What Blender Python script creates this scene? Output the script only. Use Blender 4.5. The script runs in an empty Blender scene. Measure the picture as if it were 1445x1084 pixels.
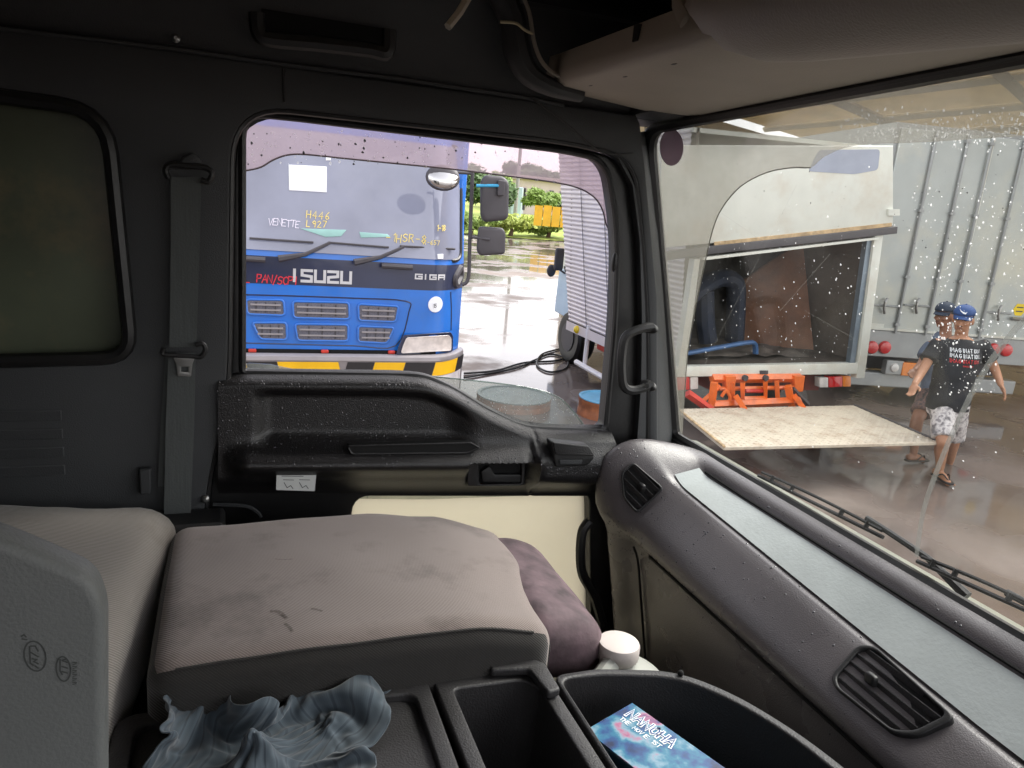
import bpy, bmesh, math, random
import numpy as np
from mathutils import Vector, Matrix
from mathutils.bvhtree import BVHTree
from mathutils import noise as mnoise
random.seed(7)
SC = bpy.context.scene
COL = SC.collection

# ------------------------------------------------------------------ camera, world, sun, exposure
YAW, PITCH, ROLL = 21.0, 13.75, 5.0
CAMZ = 2.1
F_PX, CX, CY = 1050.0, 722.5, 542.0
_t, _p, _r = map(math.radians, (YAW, PITCH, ROLL))
CF = Vector((math.sin(_t) * math.cos(_p), math.cos(_t) * math.cos(_p), -math.sin(_p)))
_r0 = Vector((math.cos(_t), -math.sin(_t), 0.0)); _u0 = _r0.cross(CF)
CR = _r0 * math.cos(_r) + _u0 * math.sin(_r)
CU = _u0 * math.cos(_r) - _r0 * math.sin(_r)
CC = Vector((0.0, 0.0, CAMZ))
cd = bpy.data.cameras.new('camera'); cam = bpy.data.objects.new('camera', cd); COL.objects.link(cam)
cd.sensor_fit = 'HORIZONTAL'; cd.sensor_width = 36.0; cd.lens = 36.0 * F_PX / 1445.0
cd.clip_start = 0.02; cd.clip_end = 1000.0
cam.matrix_world = Matrix(((CR.x, CU.x, -CF.x, CC.x), (CR.y, CU.y, -CF.y, CC.y), (CR.z, CU.z, -CF.z, CC.z), (0, 0, 0, 1)))
SC.camera = cam
SUN_EL, SUN_AZ = math.radians(46), math.radians(80)
W = bpy.data.worlds.new('World'); SC.world = W; W.use_nodes = True
wn, wl = W.node_tree.nodes, W.node_tree.links
wn.clear()
sky = wn.new('ShaderNodeTexSky'); sky.sky_type = 'NISHITA'; sky.sun_disc = False
sky.sun_elevation = SUN_EL; sky.sun_rotation = SUN_AZ
sky.air_density = 1.2; sky.dust_density = 1.5; sky.ozone_density = 1.0
hs = wn.new('ShaderNodeHueSaturation'); hs.inputs['Saturation'].default_value = 0.16; hs.inputs['Value'].default_value = 1.0
mx = wn.new('ShaderNodeMixRGB'); mx.blend_type = 'MULTIPLY'; mx.inputs[0].default_value = 1.0; mx.inputs[2].default_value = (1.0, 0.955, 0.965, 1)
bg = wn.new('ShaderNodeBackground'); bg.inputs['Strength'].default_value = 0.15
wo = wn.new('ShaderNodeOutputWorld')
wl.new(sky.outputs[0], hs.inputs['Color']); wl.new(hs.outputs[0], mx.inputs[1]); wl.new(mx.outputs[0], bg.inputs['Color']); wl.new(bg.outputs[0], wo.inputs['Surface'])
sl = bpy.data.lights.new('sun', 'SUN'); sl.energy = 1.3; sl.angle = math.radians(30); sl.color = (1.0, 0.96, 0.9)
so = bpy.data.objects.new('sun', sl); COL.objects.link(so)
_sd = Vector((math.sin(SUN_AZ) * math.cos(SUN_EL), math.cos(SUN_AZ) * math.cos(SUN_EL), math.sin(SUN_EL)))
so.rotation_euler = (-_sd).to_track_quat('-Z', 'Y').to_euler(); so.location = (0, 0, 30)
vs = SC.view_settings; vs.view_transform = 'Standard'; vs.look = 'None'; vs.exposure = 1.7; vs.gamma = 1.0; vs.use_curve_mapping = False
SC.display_settings.display_device = 'sRGB'
SC.render.engine = 'CYCLES'
cy = SC.cycles
cy.use_denoising = True
try: cy.denoiser = 'OPENIMAGEDENOISE'
except Exception: pass
cy.max_bounces = 10; cy.diffuse_bounces = 5; cy.glossy_bounces = 4; cy.transmission_bounces = 6; cy.transparent_max_bounces = 24
cy.caustics_reflective = False; cy.caustics_refractive = False; cy.sample_clamp_indirect = 6.0

# ------------------------------------------------------------------ helpers
def s2l(c):
    c = c / 255.0
    return c / 12.92 if c <= 0.04045 else ((c + 0.055) / 1.055) ** 2.4
def rgb(r, g, b): return (s2l(r), s2l(g), s2l(b))
def ray(x, y): return CF + CR * ((x - CX) / F_PX) - CU * ((y - CY) / F_PX)
def onX(x, y, X): d = ray(x, y); return CC + d * (X / d.x)
def onY(x, y, Y): d = ray(x, y); return CC + d * (Y / d.y)
def onZ(x, y, Z): d = ray(x, y); return CC + d * ((Z - CAMZ) / d.z)
def dep(x, y, t): return CC + ray(x, y) * t
def V(*a): return Vector(a)
def lerp(a, b, t): return a + (b - a) * t
def sstep(a, b, x):
    t = min(1.0, max(0.0, (x - a) / (b - a))) if b != a else float(x >= a)
    return t * t * (3 - 2 * t)

class Plane:
    def __init__(s, o, a, b):
        s.o = Vector(o); s.a = Vector(a).normalized(); b = Vector(b); s.b = (b - s.a * b.dot(s.a)).normalized(); s.n = s.a.cross(s.b).normalized()
    def at(s, u, v, w=0.0): return s.o + s.a * u + s.b * v + s.n * w
    def uv(s, p): d = Vector(p) - s.o; return (d.dot(s.a), d.dot(s.b))
    def px(s, x, y):
        d = ray(x, y); t = (s.o - CC).dot(s.n) / d.dot(s.n); return s.uv(CC + d * t)
    def pxs(s, pts): return [s.px(*p) for p in pts]

def rnd(pts, r, n=5):
    out = []; N = len(pts)
    rs = r if isinstance(r, (list, tuple)) else [r] * N
    for i in range(N):
        p0, p1, p2 = Vector(pts[i - 1]), Vector(pts[i]), Vector(pts[(i + 1) % N])
        a, b = p0 - p1, p2 - p1
        la, lb = a.length, b.length
        d = min(rs[i], la * .48, lb * .48)
        if d < 1e-6: out.append(tuple(p1)); continue
        A = p1 + a * (d / la); B = p1 + b * (d / lb)
        for k in range(n + 1):
            t = k / n
            q = A * (1 - t) ** 2 + p1 * (2 * t * (1 - t)) + B * t * t
            out.append(tuple(q))
    return out
def smooth_path(pts, n=6, closed=False):
    P = [Vector(p) for p in pts]; N = len(P); out = []
    rngN = N if closed else N - 1
    for i in range(rngN):
        p0 = P[i - 1] if (closed or i > 0) else P[0]; p1 = P[i]; p2 = P[(i + 1) % N]
        p3 = P[(i + 2) % N] if (closed or i + 2 < N) else P[-1]
        for k in range(n):
            t = k / n
            out.append(0.5 * ((2 * p1) + (p2 - p0) * t + (2 * p0 - 5 * p1 + 4 * p2 - p3) * t * t + (3 * p1 - p0 - 3 * p2 + p3) * t ** 3))
    if not closed: out.append(P[-1])
    return out
def circ(cx, cy, rx, ry=None, n=24): ry = ry or rx; return [(cx + rx * math.cos(2 * math.pi * k / n), cy + ry * math.sin(2 * math.pi * k / n)) for k in range(n)]

def thing(name, loc, label, cat, group=None):
    o = bpy.data.objects.new(name, None); COL.objects.link(o); o.location = loc; o.empty_display_size = .1
    return tag(o, label, cat, group)
def tag(o, label=None, cat=None, group=None, kind=None):
    if label: o['label'] = label
    if cat: o['category'] = cat
    if group: o['group'] = group
    if kind: o['kind'] = kind
    return o
def world_loc(o):
    l = Vector((0, 0, 0))
    while o is not None: l = l + Vector(o.location); o = o.parent
    return l
def link_mesh(name, me, mat, parent=None, loc=None, smooth=True, ang=35, bevel=0.0, bseg=2, sub=0):
    """me holds WORLD coordinates; object origin goes to loc (or the parent's origin)"""
    off = world_loc(parent) if parent is not None else Vector(loc if loc is not None else (0, 0, 0))
    me.transform(Matrix.Translation(-off))
    o = bpy.data.objects.new(name, me); COL.objects.link(o)
    if parent is not None: o.parent = parent
    else: o.location = off
    if mat is not None:
        me.materials.clear(); me.materials.append(mat)
    if smooth:
        me.shade_smooth()
        try: me.set_sharp_from_angle(angle=math.radians(ang))
        except Exception: pass
    if bevel:
        m = o.modifiers.new('bevel', 'BEVEL'); m.width = bevel; m.segments = bseg; m.limit_method = 'ANGLE'; m.angle_limit = math.radians(40); m.harden_normals = False
    if sub:
        m = o.modifiers.new('sub', 'SUBSURF'); m.levels = sub; m.render_levels = sub
    return o

class MB:
    def __init__(s): s.v = []; s.f = []
    def add(s, vs, fs):
        n = len(s.v); s.v += [tuple(x) for x in vs]; s.f += [tuple(i + n for i in f) for f in fs]; return s
    def box(s, lo, hi):
        x0, y0, z0 = lo; x1, y1, z1 = hi
        return s.add([(x0,y0,z0),(x1,y0,z0),(x1,y1,z0),(x0,y1,z0),(x0,y0,z1),(x1,y0,z1),(x1,y1,z1),(x0,y1,z1)],
                     [(0,3,2,1),(4,5,6,7),(0,1,5,4),(1,2,6,5),(2,3,7,6),(3,0,4,7)])
    def hexa(s, p):  # 8 points: bottom 4 (ccw), top 4
        return s.add(p, [(0,3,2,1),(4,5,6,7),(0,1,5,4),(1,2,6,5),(2,3,7,6),(3,0,4,7)])
    def pbox(s, pl, u0, u1, v0, v1, w0, w1):
        return s.hexa([pl.at(u0,v0,w1),pl.at(u1,v0,w1),pl.at(u1,v0,w0),pl.at(u0,v0,w0),pl.at(u0,v1,w1),pl.at(u1,v1,w1),pl.at(u1,v1,w0),pl.at(u0,v1,w0)])
    def loft(s, rings, cap=True, closed=False):
        n = len(rings[0]); vs = [p for r in rings for p in r]; fs = []
        for i in range(len(rings) - (0 if closed else 1)):
            j = (i + 1) % len(rings)
            for k in range(n):
                fs.append((i*n+k, i*n+(k+1)%n, j*n+(k+1)%n, j*n+k))
        if cap and not closed:
            fs.append(tuple(reversed(range(n)))); fs.append(tuple((len(rings)-1)*n+k for k in range(n)))
        return s.add(vs, fs)
    def strip(s, rows):  # open sheet of rows of points
        n = len(rows[0]); vs = [p for r in rows for p in r]; fs = []
        for i in range(len(rows) - 1):
            for k in range(n - 1): fs.append((i*n+k, i*n+k+1, (i+1)*n+k+1, (i+1)*n+k))
        return s.add(vs, fs)
    def tube(s, pts, r, n=8, cap=True, closed=False, up=None, flat=1.0):
        P = [Vector(p) for p in pts]; N = len(P); rings = []; prev = None
        for i in range(N):
            if closed: t = P[(i+1)%N] - P[i-1]
            else: t = P[min(i+1,N-1)] - P[max(i-1,0)]
            t = t.normalized() if t.length > 1e-9 else Vector((0,0,1))
            if prev is None:
                a = Vector(up) if up is not None else (Vector((0,0,1)) if abs(t.z) < .9 else Vector((1,0,0)))
            else: a = prev
            a = (a - t * a.dot(t)).normalized(); prev = a
            b = t.cross(a)
            rr = r[i] if isinstance(r, (list, tuple)) else r
            rings.append([P[i] + (a * math.cos(2*math.pi*k/n) * flat + b * math.sin(2*math.pi*k/n)) * rr for k in range(n)])
        return s.loft(rings, cap, closed)
    def ell(s, c, rx, ry=None, rz=None, ax=None, nu=16, nv=10):
        ry = ry or rx; rz = rz or rx; c = Vector(c)
        ax = ax or (Vector((1,0,0)), Vector((0,1,0)), Vector((0,0,1)))
        vs = [c + ax[2]*(-rz)]; fs = []
        for j in range(1, nv):
            ph = -math.pi/2 + math.pi*j/nv
            for k in range(nu):
                th = 2*math.pi*k/nu
                vs.append(c + ax[0]*(rx*math.cos(ph)*math.cos(th)) + ax[1]*(ry*math.cos(ph)*math.sin(th)) + ax[2]*(rz*math.sin(ph)))
        vs.append(c + ax[2]*rz); top = len(vs) - 1
        for k in range(nu): fs.append((0, 1+(k+1)%nu, 1+k)); fs.append((top, 1+(nv-2)*nu+k, 1+(nv-2)*nu+(k+1)%nu))
        for j in range(nv-2):
            for k in range(nu): fs.append((1+j*nu+k, 1+j*nu+(k+1)%nu, 1+(j+1)*nu+(k+1)%nu, 1+(j+1)*nu+k))
        return s.add(vs, fs)
    def lathe(s, o, axis, prof, n=24, cap=True):  # prof: (radius, height along axis)
        o = Vector(o); ax = Vector(axis).normalized(); a = ax.orthogonal().normalized(); b = ax.cross(a)
        return s.loft([[o + ax*h + (a*math.cos(2*math.pi*k/n) + b*math.sin(2*math.pi*k/n))*r for k in range(n)] for r, h in prof], cap)
    def ribbon(s, pts, w, fn, eps=0.0):  # flat stroke; fn(u,v,eps)->3D
        P = [Vector(p) for p in pts]; L = []
        for i in range(len(P)):
            t0 = (P[i]-P[i-1]).normalized() if i > 0 else None
            t1 = (P[i+1]-P[i]).normalized() if i < len(P)-1 else None
            t = t0 if t1 is None else (t1 if t0 is None else (t0+t1))
            if t.length < 1e-6: t = t1
            t = t.normalized(); nn = Vector((-t.y, t.x))
            k = 1.0
            if t0 is not None and t1 is not None: k = min(1.8, 1/max(.4, abs(nn.dot(Vector((-t1.y, t1.x))))))
            e = (t * (w*.5)) if (i == len(P)-1) else (-t*(w*.5) if i == 0 else Vector((0,0)))
            L.append((P[i]+nn*(w*.5*k)+e, P[i]-nn*(w*.5*k)+e))
        vs = []
        for a, b in L: vs += [fn(a.x, a.y, eps), fn(b.x, b.y, eps)]
        return s.add(vs, [(2*i, 2*i+1, 2*i+3, 2*i+2) for i in range(len(L)-1)])
    def mesh(s, name):
        me = bpy.data.meshes.new(name); me.from_pydata(s.v, [], s.f); me.update(); return me
    def fix(s, me):
        bm = bmesh.new(); bm.from_mesh(me); bmesh.ops.recalc_face_normals(bm, faces=bm.faces); bm.to_mesh(me); bm.free()
    def build(s, name, mat, parent=None, loc=None, recalc=True, **k):
        me = s.mesh(name)
        if recalc: s.fix(me)
        return link_mesh(name, me, mat, parent, loc, **k)

def plate(name, pl, outer, holes, w0, w1, mat, parent=None, loc=None, bevel=0.0, **k):
    """flat plate with holes in plane pl between heights w0 and w1 above it"""
    cu = bpy.data.curves.new('tmp', 'CURVE'); cu.dimensions = '2D'; cu.fill_mode = 'BOTH'
    cu.extrude = max(1e-5, (w1 - w0) / 2 - bevel); cu.bevel_depth = bevel; cu.bevel_resolution = 2
    for loop in [outer] + list(holes):
        sp = cu.splines.new('POLY'); sp.points.add(len(loop) - 1)
        for i, q in enumerate(loop): sp.points[i].co = (q[0], q[1], 0, 1)
        sp.use_cyclic_u = True
    cu.offset = -bevel
    to = bpy.data.objects.new('tmp', cu); COL.objects.link(to)
    dg = bpy.context.evaluated_depsgraph_get(); ev = to.evaluated_get(dg)
    me = bpy.data.meshes.new_from_object(ev); bpy.data.objects.remove(to); bpy.data.curves.remove(cu)
    m = Matrix.Identity(4)
    for r in range(3): m[r][0] = pl.a[r]; m[r][1] = pl.b[r]; m[r][2] = pl.n[r]; m[r][3] = pl.at(0, 0, (w0 + w1) / 2)[r]
    me.transform(m); me.name = name
    bm = bmesh.new(); bm.from_mesh(me); bmesh.ops.remove_doubles(bm, verts=bm.verts, dist=1e-5); bmesh.ops.recalc_face_normals(bm, faces=bm.faces); bm.to_mesh(me); bm.free()
    return link_mesh(name, me, mat, parent, loc, **k)

def baked(o):
    dg = bpy.context.evaluated_depsgraph_get(); ev = o.evaluated_get(dg); return bpy.data.meshes.new_from_object(ev)
def remeshed(mb, voxel, smooth_it=4, fac=.5, disp=None):
    me = mb.mesh('tmp'); mb.fix(me); o = bpy.data.objects.new('tmp', me); COL.objects.link(o)
    m = o.modifiers.new('r', 'REMESH'); m.mode = 'VOXEL'; m.voxel_size = voxel
    if smooth_it:
        m = o.modifiers.new('s', 'SMOOTH'); m.iterations = smooth_it; m.factor = fac
    out = baked(o); bpy.data.objects.remove(o); bpy.data.meshes.remove(me)
    if disp:
        out.update()
        for v in out.vertices: v.co = v.co + v.normal * disp(v.co)
    return out

# ------------------------------------------------------------------ materials
MATS = {}
def mat(name, col, rough=.5, var=.12, scale=8.0, bump=0.0, bscale=60.0, metal=0.0, spec=.5, coat=0.0, emit=None, detail=4.0, dirt_or_glare=None, dirt_or_glare_scale=3.0, dirt_or_glare_amt=.5, rvar=0.0, aniso=None, stops=None, trans=0.0):
    if name in MATS: return MATS[name]
    m = bpy.data.materials.new(name); m.use_nodes = True; nt = m.node_tree; n, l = nt.nodes, nt.links
    b = n['Principled BSDF']; tc = n.new('ShaderNodeTexCoord')
    nz = n.new('ShaderNodeTexNoise'); nz.inputs['Scale'].default_value = scale; nz.inputs['Detail'].default_value = detail
    vec = tc.outputs['Object']
    if aniso:
        mp = n.new('ShaderNodeMapping'); mp.inputs['Scale'].default_value = aniso; l.new(vec, mp.inputs['Vector']); vec = mp.outputs[0]
    l.new(vec, nz.inputs['Vector'])
    cr = n.new('ShaderNodeValToRGB'); e = cr.color_ramp.elements
    if stops:
        e[0].position, e[0].color = stops[0][0], (*stops[0][1], 1); e[1].position, e[1].color = stops[-1][0], (*stops[-1][1], 1)
        for p, c in stops[1:-1]: q = e.new(p); q.color = (*c, 1)
    else:
        e[0].position = .3; e[1].position = .7
        e[0].color = (*[c * (1 - var) for c in col], 1); e[1].color = (*[min(1, c * (1 + var)) for c in col], 1)
    l.new(nz.outputs['Fac'], cr.inputs[0]); cout = cr.outputs[0]
    if dirt_or_glare:
        n2 = n.new('ShaderNodeTexNoise'); n2.inputs['Scale'].default_value = dirt_or_glare_scale; n2.inputs['Detail'].default_value = 8.0; n2.inputs['Roughness'].default_value = .65
        l.new(tc.outputs['Object'], n2.inputs['Vector'])
        r2 = n.new('ShaderNodeMapRange'); r2.inputs[1].default_value = .48; r2.inputs[2].default_value = .75; r2.inputs[3].default_value = 0; r2.inputs[4].default_value = dirt_or_glare_amt
        l.new(n2.outputs['Fac'], r2.inputs[0])
        mr = n.new('ShaderNodeMixRGB'); mr.inputs[2].default_value = (*dirt_or_glare, 1); l.new(r2.outputs[0], mr.inputs[0]); l.new(cout, mr.inputs[1]); cout = mr.outputs[0]
    l.new(cout, b.inputs['Base Color'])
    b.inputs['Roughness'].default_value = rough; b.inputs['Metallic'].default_value = metal
    b.inputs['Specular IOR Level'].default_value = spec
    if rvar:
        rr = n.new('ShaderNodeMapRange'); rr.inputs[3].default_value = max(.02, rough - rvar); rr.inputs[4].default_value = min(1, rough + rvar); rr.inputs[1].default_value = .35; rr.inputs[2].default_value = .65
        l.new(nz.outputs['Fac'], rr.inputs[0]); l.new(rr.outputs[0], b.inputs['Roughness'])
    if coat: b.inputs['Coat Weight'].default_value = coat; b.inputs['Coat Roughness'].default_value = .06
    if trans: b.inputs['Transmission Weight'].default_value = trans
    if emit: b.inputs['Emission Color'].default_value = (*emit, 1); b.inputs['Emission Strength'].default_value = 1.0
    if bump:
        nb = n.new('ShaderNodeTexNoise'); nb.inputs['Scale'].default_value = bscale; nb.inputs['Detail'].default_value = 3.0; l.new(tc.outputs['Object'], nb.inputs['Vector'])
        bp = n.new('ShaderNodeBump'); bp.inputs['Strength'].default_value = bump; bp.inputs['Distance'].default_value = .004; l.new(nb.outputs['Fac'], bp.inputs['Height']); l.new(bp.outputs[0], b.inputs['Normal'])
    MATS[name] = m; return m
def glass(name, tint=(1, 1, 1), haze=0.0, haze_col=(.6, .6, .6), rough=0.0, fres=1.45, hz_scale=6.0, hz_lo=.3, hz_hi=.7, haze_min=0.0, streak=None):
    """thin pane: tinted transparency, Fresnel gloss, and a film of dust or wet haze"""
    if name in MATS: return MATS[name]
    m = bpy.data.materials.new(name); m.use_nodes = True; nt = m.node_tree; n, l = nt.nodes, nt.links; n.clear()
    out = n.new('ShaderNodeOutputMaterial'); tr = n.new('ShaderNodeBsdfTransparent'); tr.inputs[0].default_value = (*tint, 1)
    gl = n.new('ShaderNodeBsdfGlossy'); gl.inputs['Roughness'].default_value = rough; fr = n.new('ShaderNodeFresnel'); ge = n.new('ShaderNodeNewGeometry'); mi = n.new('ShaderNodeMapRange'); mi.inputs[3].default_value = fres; mi.inputs[4].default_value = 1 / fres; l.new(ge.outputs['Backfacing'], mi.inputs[0]); l.new(mi.outputs[0], fr.inputs[0])
    m1 = n.new('ShaderNodeMixShader'); l.new(fr.outputs[0], m1.inputs[0]); l.new(tr.outputs[0], m1.inputs[1]); l.new(gl.outputs[0], m1.inputs[2])
    res = m1.outputs[0]
    if haze:
        df = n.new('ShaderNodeBsdfDiffuse'); df.inputs[0].default_value = (*haze_col, 1)
        tl = n.new('ShaderNodeBsdfTranslucent'); tl.inputs[0].default_value = (*haze_col, 1)
        ad = n.new('ShaderNodeMixShader'); ad.inputs[0].default_value = .6; l.new(df.outputs[0], ad.inputs[1]); l.new(tl.outputs[0], ad.inputs[2])
        tc = n.new('ShaderNodeTexCoord'); nz = n.new('ShaderNodeTexNoise'); nz.inputs['Scale'].default_value = hz_scale; nz.inputs['Detail'].default_value = 8; nz.inputs['Roughness'].default_value = .6
        v = tc.outputs['Object']
        if streak:
            mp = n.new('ShaderNodeMapping'); mp.inputs['Scale'].default_value = streak; l.new(v, mp.inputs['Vector']); v = mp.outputs[0]
        l.new(v, nz.inputs['Vector'])
        mr = n.new('ShaderNodeMapRange'); mr.inputs[1].default_value = hz_lo; mr.inputs[2].default_value = hz_hi; mr.inputs[3].default_value = haze_min; mr.inputs[4].default_value = haze; l.new(nz.outputs['Fac'], mr.inputs[0])
        m2 = n.new('ShaderNodeMixShader'); l.new(mr.outputs[0], m2.inputs[0]); l.new(res, m2.inputs[1]); l.new(ad.outputs[0], m2.inputs[2]); res = m2.outputs[0]
    l.new(res, out.inputs['Surface']); MATS[name] = m; return m

# stroke letters on a unit cell (width .6, height 1)
GL = {
'A': [[(0,0),(.3,1),(.6,0)],[(.12,.38),(.48,.38)]], 'B': [[(0,0),(0,1),(.45,.95),(.5,.7),(.1,.52),(.55,.4),(.5,.06),(0,0)]], 'C': [[(.55,.85),(.35,1),(.08,.8),(.05,.3),(.3,0),(.58,.15)]],
'D': [[(0,0),(0,1),(.4,.9),(.58,.5),(.4,.1),(0,0)]], 'E': [[(.55,1),(0,1),(0,0),(.55,0)],[(0,.5),(.45,.5)]], 'G': [[(.58,.85),(.3,1),(.03,.7),(.05,.25),(.3,0),(.58,.15),(.58,.45),(.35,.45)]],
'H': [[(0,0),(0,1)],[(.55,0),(.55,1)],[(0,.5),(.55,.5)]], 'I': [[(.3,0),(.3,1)]], 'L': [[(0,1),(0,0),(.5,0)]], 'M': [[(0,0),(.05,1),(.33,.35),(.6,1),(.65,0)]], 'N': [[(0,0),(0,1),(.55,0),(.55,1)]],
'O': [[(.3,1),(.03,.75),(.03,.25),(.3,0),(.58,.25),(.58,.75),(.3,1)]], 'P': [[(0,0),(0,1),(.45,.95),(.52,.72),(.4,.5),(0,.48)]], 'R': [[(0,0),(0,1),(.45,.95),(.5,.7),(.35,.52),(0,.48)],[(.25,.5),(.58,0)]],
'S': [[(.55,.88),(.3,1),(.05,.8),(.12,.58),(.5,.42),(.55,.18),(.3,0),(.03,.12)]], 'T': [[(0,1),(.6,1)],[(.3,1),(.3,0)]], 'U': [[(0,1),(0,.2),(.25,0),(.5,.15),(.55,1)]], 'V': [[(0,1),(.28,0),(.58,1)]], 'X': [[(0,0),(.55,1)],[(0,1),(.55,0)]],
'Y': [[(0,1),(.28,.5),(.58,1)],[(.28,.5),(.28,0)]], 'Z': [[(0,1),(.55,1),(0,0),(.58,0)]], '1': [[(.12,.8),(.32,1),(.32,0)]], '2': [[(.05,.8),(.28,1),(.52,.75),(.05,0),(.58,0)]], '3': [[(.05,.9),(.35,1),(.5,.75),(.2,.52),(.55,.3),(.3,0),(.03,.1)]],
'4': [[(.4,0),(.4,1),(0,.35),(.58,.35)]], '5': [[(.52,1),(.1,1),(.06,.55),(.4,.6),(.55,.3),(.3,0),(.02,.1)]], '6': [[(.45,1),(.1,.55),(.05,.2),(.3,0),(.55,.2),(.4,.48),(.08,.32)]], '7': [[(0,1),(.55,1),(.2,0)]],
'8': [[(.3,.52),(.06,.75),(.3,1),(.52,.76),(.3,.52),(.03,.25),(.3,0),(.57,.25),(.3,.52)]], '9': [[(.5,.65),(.25,.5),(.05,.75),(.3,1),(.52,.8),(.45,0)]], '-': [[(.08,.45),(.5,.45)]], '/': [[(.05,-.1),(.5,1.1)]], ' ': [], '.': [[(.2,0),(.3,.05)]], "'": [[(.25,.8),(.3,1)]],
}
def letters(mb, text, u, v, h, fn, wf=.12, adv=.78, slant=0.0, jit=0.0, xs=1.0, eps=.001, rise=0.0, mirror=1):
    x = u
    for i, ch in enumerate(text):
        dy = random.uniform(-jit, jit) * h + rise * i * h
        for k, st in enumerate(GL.get(ch, [])):
            pts = [(x + mirror * ((q[0] * xs + slant * q[1]) * h + random.uniform(-jit, jit) * h * .3), v + dy + q[1] * h) for q in st]
            mb.ribbon(pts, wf * h, fn, eps + .0002 * k)
        x += mirror * adv * h * xs * (.6 if ch in "I1'." else 1.0)
    return x
def drops(name, sampler, n, rlo, rhi, m, parent, sq=.45, seed=1, segs=6, runs=0):
    """many small water beads on a surface: sampler() -> (point, normal, down)"""
    rs = random.Random(seed); mb = MB()
    for i in range(n):
        q = sampler(rs)
        if q is None: continue
        p, nn, dn = q; nn = Vector(nn).normalized(); a = Vector(dn); a = (a - nn * a.dot(nn)).normalized(); b = nn.cross(a)
        r = rlo + (rhi - rlo) * rs.random() ** 2.5; el = rs.uniform(.8, 1.5)
        vs = [p + nn * (r * sq)]; fs = []
        for j, (rr, hh) in enumerate(((.7, .75), (1, 0.0))):
            for k in range(segs):
                t = 2 * math.pi * (k + .3 * rs.random()) / segs
                vs.append(p + (a * math.cos(t) * el + b * math.sin(t)) * (r * rr) + nn * (r * sq * hh))
        for k in range(segs):
            k2 = (k + 1) % segs
            fs.append((0, 1 + k, 1 + k2)); fs.append((1 + k, 1 + segs + k, 1 + segs + k2, 1 + k2))
        mb.add(vs, fs)
    o = mb.build(name, m, parent, recalc=False, ang=80); o['kind'] = 'stuff'; return o

# ------------------------------------------------------------------ shared materials
M_trim = mat('dark_trim', rgb(60, 62, 64), .58, .10, 5, bump=.25, bscale=420, spec=.4)
M_trim2 = mat('door_trim', rgb(30, 29, 30), .34, .12, 6, bump=.35, bscale=380, spec=.5)
M_black = mat('black_plastic', rgb(26, 26, 27), .5, .1, 9, bump=.15, bscale=300)
M_rubber = mat('black_rubber', rgb(24, 24, 25), .42, .12, 14, bump=.1, bscale=120)
M_void = mat('dark_cavity', rgb(10, 10, 11), .9, .1, 9)
M_roof = mat('roof_lining', rgb(176, 168, 140), .85, .08, 6, bump=.3, bscale=300)
M_dash = mat('dash_vinyl', rgb(90, 86, 88), .30, .08, 7, bump=.22, bscale=480, spec=.5, rvar=.06)
M_tray = mat('tray_mat', rgb(190, 197, 196), .24, .07, 14, bump=.12, bscale=160, spec=.55)
M_over = mat('overhead_plastic', rgb(160, 153, 142), .55, .07, 5, bump=.2, bscale=350)
M_visor = mat('visor_vinyl', rgb(154, 147, 139), .5, .06, 5, bump=.3, bscale=320)
M_console = mat('console_plastic', rgb(50, 49, 50), .46, .1, 9, bump=.3, bscale=330)
M_shell = mat('seat_shell', rgb(104, 107, 106), .55, .05, 4, bump=.2, bscale=300)
M_web = mat('belt_webbing', rgb(78, 82, 82), .8, .15, 5, aniso=(160, 1, 2), bump=.2, bscale=250)
M_steel = mat('zinc_steel', rgb(150, 150, 148), .35, .1, 20, metal=.85)
M_wet = mat('water_bead', rgb(70, 70, 74), .06, .05, 9, spec=.9)
M_wetg = glass('glass_bead', (.95, .97, .98), .8, (.95, .96, .97), .1, 1.33, 40, .2, .8, .45)
M_screw = mat('screw_dark', rgb(40, 40, 40), .35, .1, 20, metal=.7)
M_decal = mat('decal_white', rgb(205, 208, 206), .5, .04, 10)
M_ink = mat('printed_ink', rgb(70, 72, 76), .6, .05, 10)

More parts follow.
